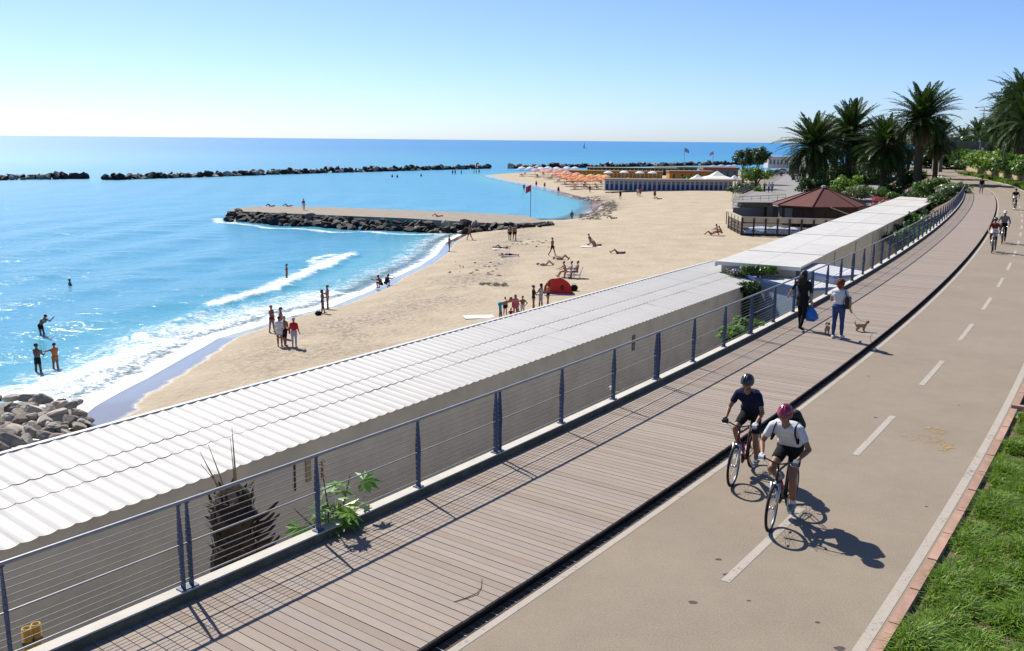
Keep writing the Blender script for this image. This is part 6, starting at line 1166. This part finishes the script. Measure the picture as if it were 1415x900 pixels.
def bicycle(label, s, off, heading, frame_mat, steer=0.0, crank=1.2, group='bicycles on the cycle path', z=0.0):
    t = thing('bicycle', label, 'bicycle', PT(s, off, z), heading, group)
    for x, st in ((FX, steer), (RX, 0)):
        w = link('wheel', WM[0], t, (x, 0, WR)); w.rotation_euler = (0, random.uniform(0, 1.5), st)
        for me, nm in zip(WM[1:], ('rim', 'spokes', 'hub', 'reflector')): link(nm, me, w)
    fr = MB(); ax = Vector((RX, 0, WR)); st_top = SAD + Vector((.045, 0, -.16))
    fr.tube([HT0, HT1], .021, 12); fr.tube([HT1 - Vector((-.01, 0, .03)), st_top], .0165, 10); fr.tube([HT0 + Vector((0, 0, .03)), BBp], .0195, 10); fr.tube([BBp, st_top + Vector((-.01, 0, .02))], .0165, 10); fr.lathe([(0, -.036), (.023, -.036), (.023, .036), (0, .036)], 12, BBp, 0, (0, 1, 0))
    for sg in (-1, 1): fr.tube([BBp + Vector((0, sg * .03, 0)), ax + Vector((.1, sg * .055, 0)), ax + Vector((0, sg * .058, 0))], .010, 8); fr.tube([st_top + Vector((0, sg * .018, 0)), ax + Vector((0, sg * .058, .0))], .008, 8)
    fr.build('frame', frame_mat, t, True)
    MB().tube([st_top, SAD - Vector((0, 0, .03))], .0135, 10).build('seat_post', alloy, t, True)
    sd_ = MB(); rows_ = [(-.15, .075, 0), (-.11, .078, .012), (-.05, .062, .005), (.02, .032, 0), (.09, .022, 0), (.13, .016, -.01)]
    V = []
    for x, w_, dz in rows_: V += [(x, w_ * math.cos(a), dz + .022 * math.sin(a) - .01) for a in np.linspace(0, 2 * math.pi, 12, endpoint=False)]
    sd_.add([Vector(v) + SAD for v in V], [(i * 12 + j, i * 12 + (j + 1) % 12, (i + 1) * 12 + (j + 1) % 12, (i + 1) * 12 + j) for i in range(5) for j in range(12)] + [tuple(range(11, -1, -1)), tuple(60 + j for j in range(12))]); sd_.build('saddle', bkblack, t, True)
    fk = MB(); cw = HT0 + Vector((.012, 0, -.05)); fk.tube([cw + Vector((0, -.06, 0)), cw + Vector((0, .06, 0))], .022, 10)
    for sg in (-1, 1): fk.tube([cw + Vector((0, sg * .058, .02)), cw + Vector((.05, sg * .058, -.16)), Vector((FX, sg * .056, WR))], [.019, .021, .012], 10)
    fk.build('fork', alloy, t, True)
    HB = HT1 + Vector((.04, 0, .10)); stem = MB().tube([HT1 + Vector((0, 0, -.01)), HT1 + Vector((-.012, 0, .06)), HB], [.019, .018, .016], 10); stem.build('stem', bkblack, t, True)
    hb_ = MB().tube([HB + Vector((-.05, -.30, .035)), HB + Vector((-.02, -.16, .03)), HB + Vector((0, -.05, 0)), HB + Vector((0, .05, 0)), HB + Vector((-.02, .16, .03)), HB + Vector((-.05, .30, .035))], .012, 10).build('handlebar', bkblack, t, True)
    for sg in (-1, 1):
        MB().tube([HB + Vector((-.05, sg * .305, .035)), HB + Vector((-.030, sg * .19, .031))], .017, 10).build('grip', rubber, hb_, True); MB().tube([HB + Vector((-.02, sg * .17, .025)), HB + Vector((.025, sg * .20, .010)), HB + Vector((.02, sg * .29, .005))], [.007, .006, .005], 6).build('brake_lever', alloy, hb_)
        MB().tube([HB + Vector((.02, sg * .18, .015)), HB + Vector((.12, sg * .11, .02)), HB + Vector((.10, sg * .03, -.1)), HT0 + Vector((.05, sg * .02, .02))], .003, 5).build('brake_cable', rubber, hb_)
    cr = MB().lathe([(.0, -.004), (.095, -.004), (.098, 0), (.095, .004), (0, .004)], 28, BBp + Vector((0, -.05, 0)), 0, (0, 1, 0)).build('chainring', bkblack, t)
    for sg in (1, -1):
        a = crank if sg == 1 else crank + math.pi; e = BBp + Vector((.17 * math.cos(a), sg * .075, -.17 * math.sin(a))); c_ = MB().tube([BBp + Vector((0, sg * .06, 0)), e], [.014, .011], 8).build('crank', alloy, t); MB().box(e + Vector((0, sg * .055, 0)), (.095, .085, .022)).build('pedal', bkblack, c_)
    MB().tube([BBp + Vector((0, -.05, .095)), Vector((RX, -.045, WR + .035)), Vector((RX - .04, -.045, WR)), Vector((RX, -.045, WR - .05)), BBp + Vector((0, -.05, -.095))], .0045, 4).build('chain', bkblack, t)
    MB().tube([BBp + Vector((.16, 0, .20)), BBp + Vector((.245, 0, .33))], .034, 10).build('bottle', M('red_bottle', (.35, .03, .03), .4), t, True)
    return t
def ik(a, b_, l1, l2, pole):
    d = b_ - a; L_ = min(d.length, (l1 + l2) * .995); u = d.normalized(); c = (l1 * l1 - l2 * l2 + L_ * L_) / (2 * L_); hh = math.sqrt(max(l1 * l1 - c * c, 1e-6)); p = (Vector(pole) - u * u.dot(Vector(pole))).normalized(); return a + u * c + p * hh
def rider(label, bike, crank, skin, out, shirt, shorts, helmet, h=1.76, upright=0.0, fem=False, voxel=.0095, detail=True, group='cyclists on the path', glove=None, gl2=None, helmet_kind=True, skirt=None, sleeve=True):
    P = {}; P['pel'] = Vector((-.25, 0, 1.055)); nec = Vector((.10 - .13 * upright, 0, 1.475 + .06 * upright)) ; tl = (nec - P['pel']).normalized(); nec = P['pel'] + tl * .30 * h
    bend = Vector((-.03, 0, .03)); P['wai'] = P['pel'] + tl * .10 * h + bend; P['che'] = P['pel'] + tl * .21 * h + bend * .9; P['nec'] = nec; hd = Vector((.42 - .2 * upright, 0, .9)).normalized(); P['hup'] = Vector((.18, 0, 1)).normalized(); P['skl'] = nec + hd * .118 * h
    HB = HT1 + Vector((.04, 0, .10))
    for d, sg in (('L', 1), ('R', -1)):
        a = crank if sg == 1 else crank + math.pi; ped = BBp + Vector((.17 * math.cos(a), sg * .125, -.17 * math.sin(a))); hip = P['pel'] + Vector((.02, sg * .085, -.02)); ank = ped + Vector((-.085, 0, .10))
        kn = ik(hip, ank, .25 * h, .242 * h, (1, sg * .12, .25)); P['hip' + d] = hip; P['kne' + d] = kn; P['ank' + d] = ank; P['toe' + d] = ped + Vector((.06, sg * .01, .035)); P['hee' + d] = ank + Vector((-.045, 0, -.065))
        sh = nec - tl * .03 * h + Vector((0, sg * .108 * h, 0)); wr = HB + Vector((-.085, sg * .255, .075)); el = ik(sh, wr, .172 * h, .155 * h, (-.35, sg * .6, -.75)); P['sho' + d] = sh; P['elb' + d] = el; P['wri' + d] = wr; P['han' + d] = (HB + Vector((-.03, sg * .25, .03)) - wr).normalized()
    P['nohand'] = True; segs = body_segs(P, h, fem, detail, 1.04)
    t = thing('person', label, 'person', Vector(bike.location), bike.rotation_euler.z, group); blob('body', segs, voxel, outfit(skin, **out), t, 3)
    def garment(nm, tags, infl, mat, extra=(), vx=.010): blob(nm, [(a, b_, r0 + infl, r1 + infl, 'c') for a, b_, r0, r1, tg in segs if tg in tags] + list(extra), vx if detail else voxel, {'c': mat}, t, 2)
    if detail:
        garment('shirt', ('waist', 'belly', 'chest', 'bust', 'shoulder') + (('uarm',) if sleeve else ()), .013, shirt, [(P['pel'] + tl * .05 * h + Vector((-.02, .09, .02)), P['pel'] + tl * .05 * h + Vector((-.02, -.09, .02)), .095, .095, 'c')])
        garment('shorts', ('hips', 'thigh_u') + (() if fem else ()), .010, shorts, [(P['hip' + d].lerp(P['kne' + d], .4), P['hip' + d].lerp(P['kne' + d], .72), .078, .068, 'c') for d in 'LR'])
        for d, sg in (('L', 1), ('R', -1)):    # gloved hand: four fingers round the grip, thumb on the other side
            hs = []; gr = HB + Vector((-.04, sg * .25, .033)); wr = P['wri' + d]; A = lambda a, b_, r0, r1: hs.append((Vector(a), Vector(b_), r0, r1, 'c')); A(wr, wr.lerp(gr + Vector((-.03, 0, .03)), .6), .026, .03)
            pc = gr + Vector((-.028, 0, .026)); A(pc + Vector((0, -.03, 0)), pc + Vector((0, .03, 0)), .021, .021); A(wr, pc, .025, .024)
            for k in range(4):
                y = (k - 1.5) * .021; r_ = .0098 - .0006 * abs(k - 1.2); k0 = gr + Vector((-.005, y, .034)); k1 = gr + Vector((.026, y, .014)); k2 = gr + Vector((.024, y, -.018)); k3 = gr + Vector((.0, y, -.027 + .002 * k)); A(pc + Vector((.01, y, .006)), k0, r_ + .002, r_ + .001); A(k0, k1, r_, r_); A(k1, k2, r_, r_ * .95); A(k2, k3, r_ * .95, r_ * .85)
            A(pc + Vector((-.002, -sg * .034, 0)), gr + Vector((-.012, -sg * .052, -.006)), .013, .011); A(gr + Vector((-.012, -sg * .052, -.006)), gr + Vector((.012, -sg * .046, -.022)), .011, .009)
            gl = (glove if sg == 1 or gl2 is None else gl2) or CL['black']; blob('glove', hs, .0048, {'c': gl}, t, 2)
        for d, sg in (('L', 1), ('R', -1)):    # shoe with sole, and a sock
            an, to, he = P['ank' + d], P['toe' + d], P['hee' + d]; blob('shoe', [(he, to + Vector((.02, 0, -.005)), .043, .036, 'c'), (an, he.lerp(to, .35), .044, .045, 'c'), (he + Vector((-.01, 0, -.02)), to + Vector((.035, 0, -.022)), .032, .030, 's')], .009, {'c': M('grey_trainer', (.30, .30, .28), .7, .3, 10), 's': CL['white']}, t, 2); blob('sock', [(an, an.lerp(P['kne' + d], .14), .047, .046, 'c')], .009, {'c': CL['white'] if not fem else CL['grey']}, t, 1)
        sk = P['skl']; f2 = Vector((0, 1, 0)).cross(P['hup']); u = P['hup']; q = MB()       # eyes and mouth
        for sg in (-1, 1): q.ell(sk + f2 * .046 * h + Vector((0, sg * .018 * h, 0)) - u * .004 * h, (.007, .011, .006), 8, 6)
        q.build('eyes', CL['black'], t, True); MB().tube([sk + f2 * .050 * h - u * .034 * h + Vector((0, -.02, 0)), sk + f2 * .053 * h - u * .035 * h, sk + f2 * .050 * h - u * .034 * h + Vector((0, .02, 0))], .004, 6).build('mouth', M('lips', (.30, .08, .07), .5), t)
    if helmet_kind:
        sk = P['skl']; u = P['hup']; f2 = Vector((0, 1, 0)).cross(u); rot = Matrix((f2, Vector((0, 1, 0)), u)).transposed(); q = MB(); N = 28; M_ = 12; V = []; Fc = []
        for i in range(M_ + 1):
            th_ = .5 * math.pi * i / M_ * 1.12
            for j in range(N):
                a = 2 * math.pi * j / N; groove = 1 - (.11 if (j % 4 == 0 and 2 < i < M_ - 2) else 0); r_ = math.sin(th_); x = .138 * r_ * math.cos(a) * (1.08 if math.cos(a) < 0 else 1); V.append(rot @ Vector((x * groove, .108 * r_ * math.sin(a) * groove, .118 * math.cos(th_) * groove + (.012 * math.cos(2 * a) if i > M_ - 3 else 0))) + sk + u * .022 * h - f2 * .004)
        q.add(V, [(i * N + j, (i + 1) * N + j, (i + 1) * N + (j + 1) % N, i * N + (j + 1) % N) for i in range(M_) for j in range(N)]); hm = q.build('helmet', helmet, t, True)
        vt = MB()
        for y in (-.05, -.017, .017, .05):
            for x in (-.055, .0, .055): th_ = math.sqrt((x / .138) ** 2 + (y / .108) ** 2); n_ = Vector((x / .138 ** 2, y / .108 ** 2, math.sqrt(max(.05, 1 - th_ ** 2)) / .118)).normalized(); c_ = rot @ Vector((x, y, .118 * math.sqrt(max(.05, 1 - th_ ** 2)))) + sk + u * .022 * h - f2 * .004; vt.box(c_ + rot @ n_ * .0005, (.034, .011, .006), rot @ Vector((0, 0, 1)).rotation_difference(n_).to_matrix())
        vt.build('vent', CL['black'], hm)
        if detail:
            st = MB()
            for sg in (-1, 1): st.tube([sk + Vector((0, sg * .085, .03)), sk + f2 * .03 + Vector((0, sg * .06, -.07)), sk + f2 * .05 - u * .105], .005, 5)
            st.build('chin_strap', CL['black'], hm)
    else: hair_for(P, h, t, 'cap', CL['white'], Matrix.Identity(3))
    if detail: q = hair_for(P, h * .97, t, 'short', HR['dark'], Matrix.Identity(3)); q.scale = (1, 1, 1); q.location = P['skl'] * .03 - P['hup'] * .012 if False else (0, 0, -.004)
    return t, P
red_frame = M('red_black_frame', (.16, .012, .014), .3, .2, 6); dk_frame = M('dark_grey_frame', (.03, .032, .036), .3, .2, 6); magenta = M('magenta_helmet', (.30, .014, .075), .25, .15, 6, spec=.6); blackhel = M('black_helmet', (.02, .024, .028), .25, .2, 6, spec=.6)
hd1 = ANG(8.4) + math.pi
s_b1, s_b2 = 8.25, 9.55
bk1 = bicycle('mountain bike under the rider with the magenta helmet', s_b1, 4.63, hd1 + .06, dk_frame, .05, 1.35)
r1, RP1 = rider('cyclist with magenta helmet in a white shirt and black shorts', bk1, 1.35, sred if False else tan, {}, CL['white'], CL['black'], magenta, 1.80, .0, glove=CL['grey'], gl2=CL['white'])
bk2 = bicycle('mountain bike under the rider with the black helmet', s_b2, 3.52, ANG(9.5) + math.pi + .05, red_frame, .06, 2.3)
r2, RP2 = rider('cyclist with black helmet in a navy shirt riding next to the boards', bk2, 2.3, tan, {}, CL['navy'], CL['black'], blackhel, 1.62, .42, True, glove=CL['white'], gl2=CL['black'])
# backpack worn by the rider in white
tl = (RP1['nec'] - RP1['pel']).normalized(); bkv = Vector((-tl.z, 0, tl.x)); c_ = RP1['che'] + bkv * .185 + tl * .02
bpk = thing('backpack', 'black backpack on the back of the rider with the magenta helmet', 'backpack', Vector(bk1.location), bk1.rotation_euler.z)
blob('body', [(c_ - tl * .13 + Vector((0, y, 0)), c_ + tl * .13 + Vector((0, y * .8, 0)), .095, .08, 'c') for y in (-.11, -.04, .04, .11)] + [(c_ + bkv * .07 - tl * .1 + Vector((0, -.05, 0)), c_ + bkv * .07 - tl * .1 + Vector((0, .05, 0)), .06, .06, 'c')], .013, {'c': M('backpack_black', (.014, .015, .019), .7, .2, 10)}, bpk, 3)
for sg in (-1, 1): sh = RP1['sho' + ('L' if sg > 0 else 'R')]; MB().tube([c_ + tl * .14 + Vector((0, sg * .08, 0)), sh + Vector((-.03, -sg * .05, .088)), sh + Vector((.075, -sg * .05, .045)), sh + Vector((.105, -sg * .035, -.06)), sh + Vector((.05, sg * .0, -.20)), c_ - tl * .12 + Vector((.05, sg * .14, 0))], .018, 6, 0, True, .4).build('strap', CL['navy'], bpk, True)
# farther riders
for lab, blab, s, off, kw in (('cyclist in a dark red top riding in front of the one with the white cap', 'bicycle under the rider in the dark red top', 48.2, 3.72, dict(out=dict(shirt=CL['maroon'], shorts=CL['black'], skirt=CL['white']), helmet=blackhel, skin=tan, fem=True, h=1.66, upright=.6)),
                          ('cyclist in a grey shirt and white cap behind the one in dark red', 'bicycle under the rider with the white cap', 53.4, 3.95, dict(out=dict(longshirt=CL['grey'], trousers=CL['black']), helmet=blackhel, skin=tan, helmet_kind=False, h=1.80, upright=.7)),
                          ('lone cyclist in black and white farther up the path', 'bicycle under the lone rider farther up the path', 84.5, 4.25, dict(out=dict(shirt=CL['black'], shorts=CL['black'], skirt=CL['white']), helmet=blackhel, skin=tan, h=1.74, upright=.6))):
    b_ = bicycle(blab, s, off, ANG(s) + math.pi, dk_frame, .03, 1.7); skin = kw.pop('skin'); out = kw.pop('out'); hel = kw.pop('helmet'); rider(lab, b_, 1.7, skin, out, None, None, hel, voxel=.018, detail=False, **kw)
person('dark figure strolling at the far end of the boardwalk', PT(108, 1.6, .12), math.degrees(ANG(108)) + 180, dict(WALK), outfit(tan, longshirt=CL['black'], trousers=CL['grey']), ('short', 'dark'), 1.76, voxel=.03, group='people walking on the boardwalk')
finish_bodies()
scene.cycles.use_denoising = True
scene.cycles.max_bounces = 6; scene.cycles.transparent_max_bounces = 8
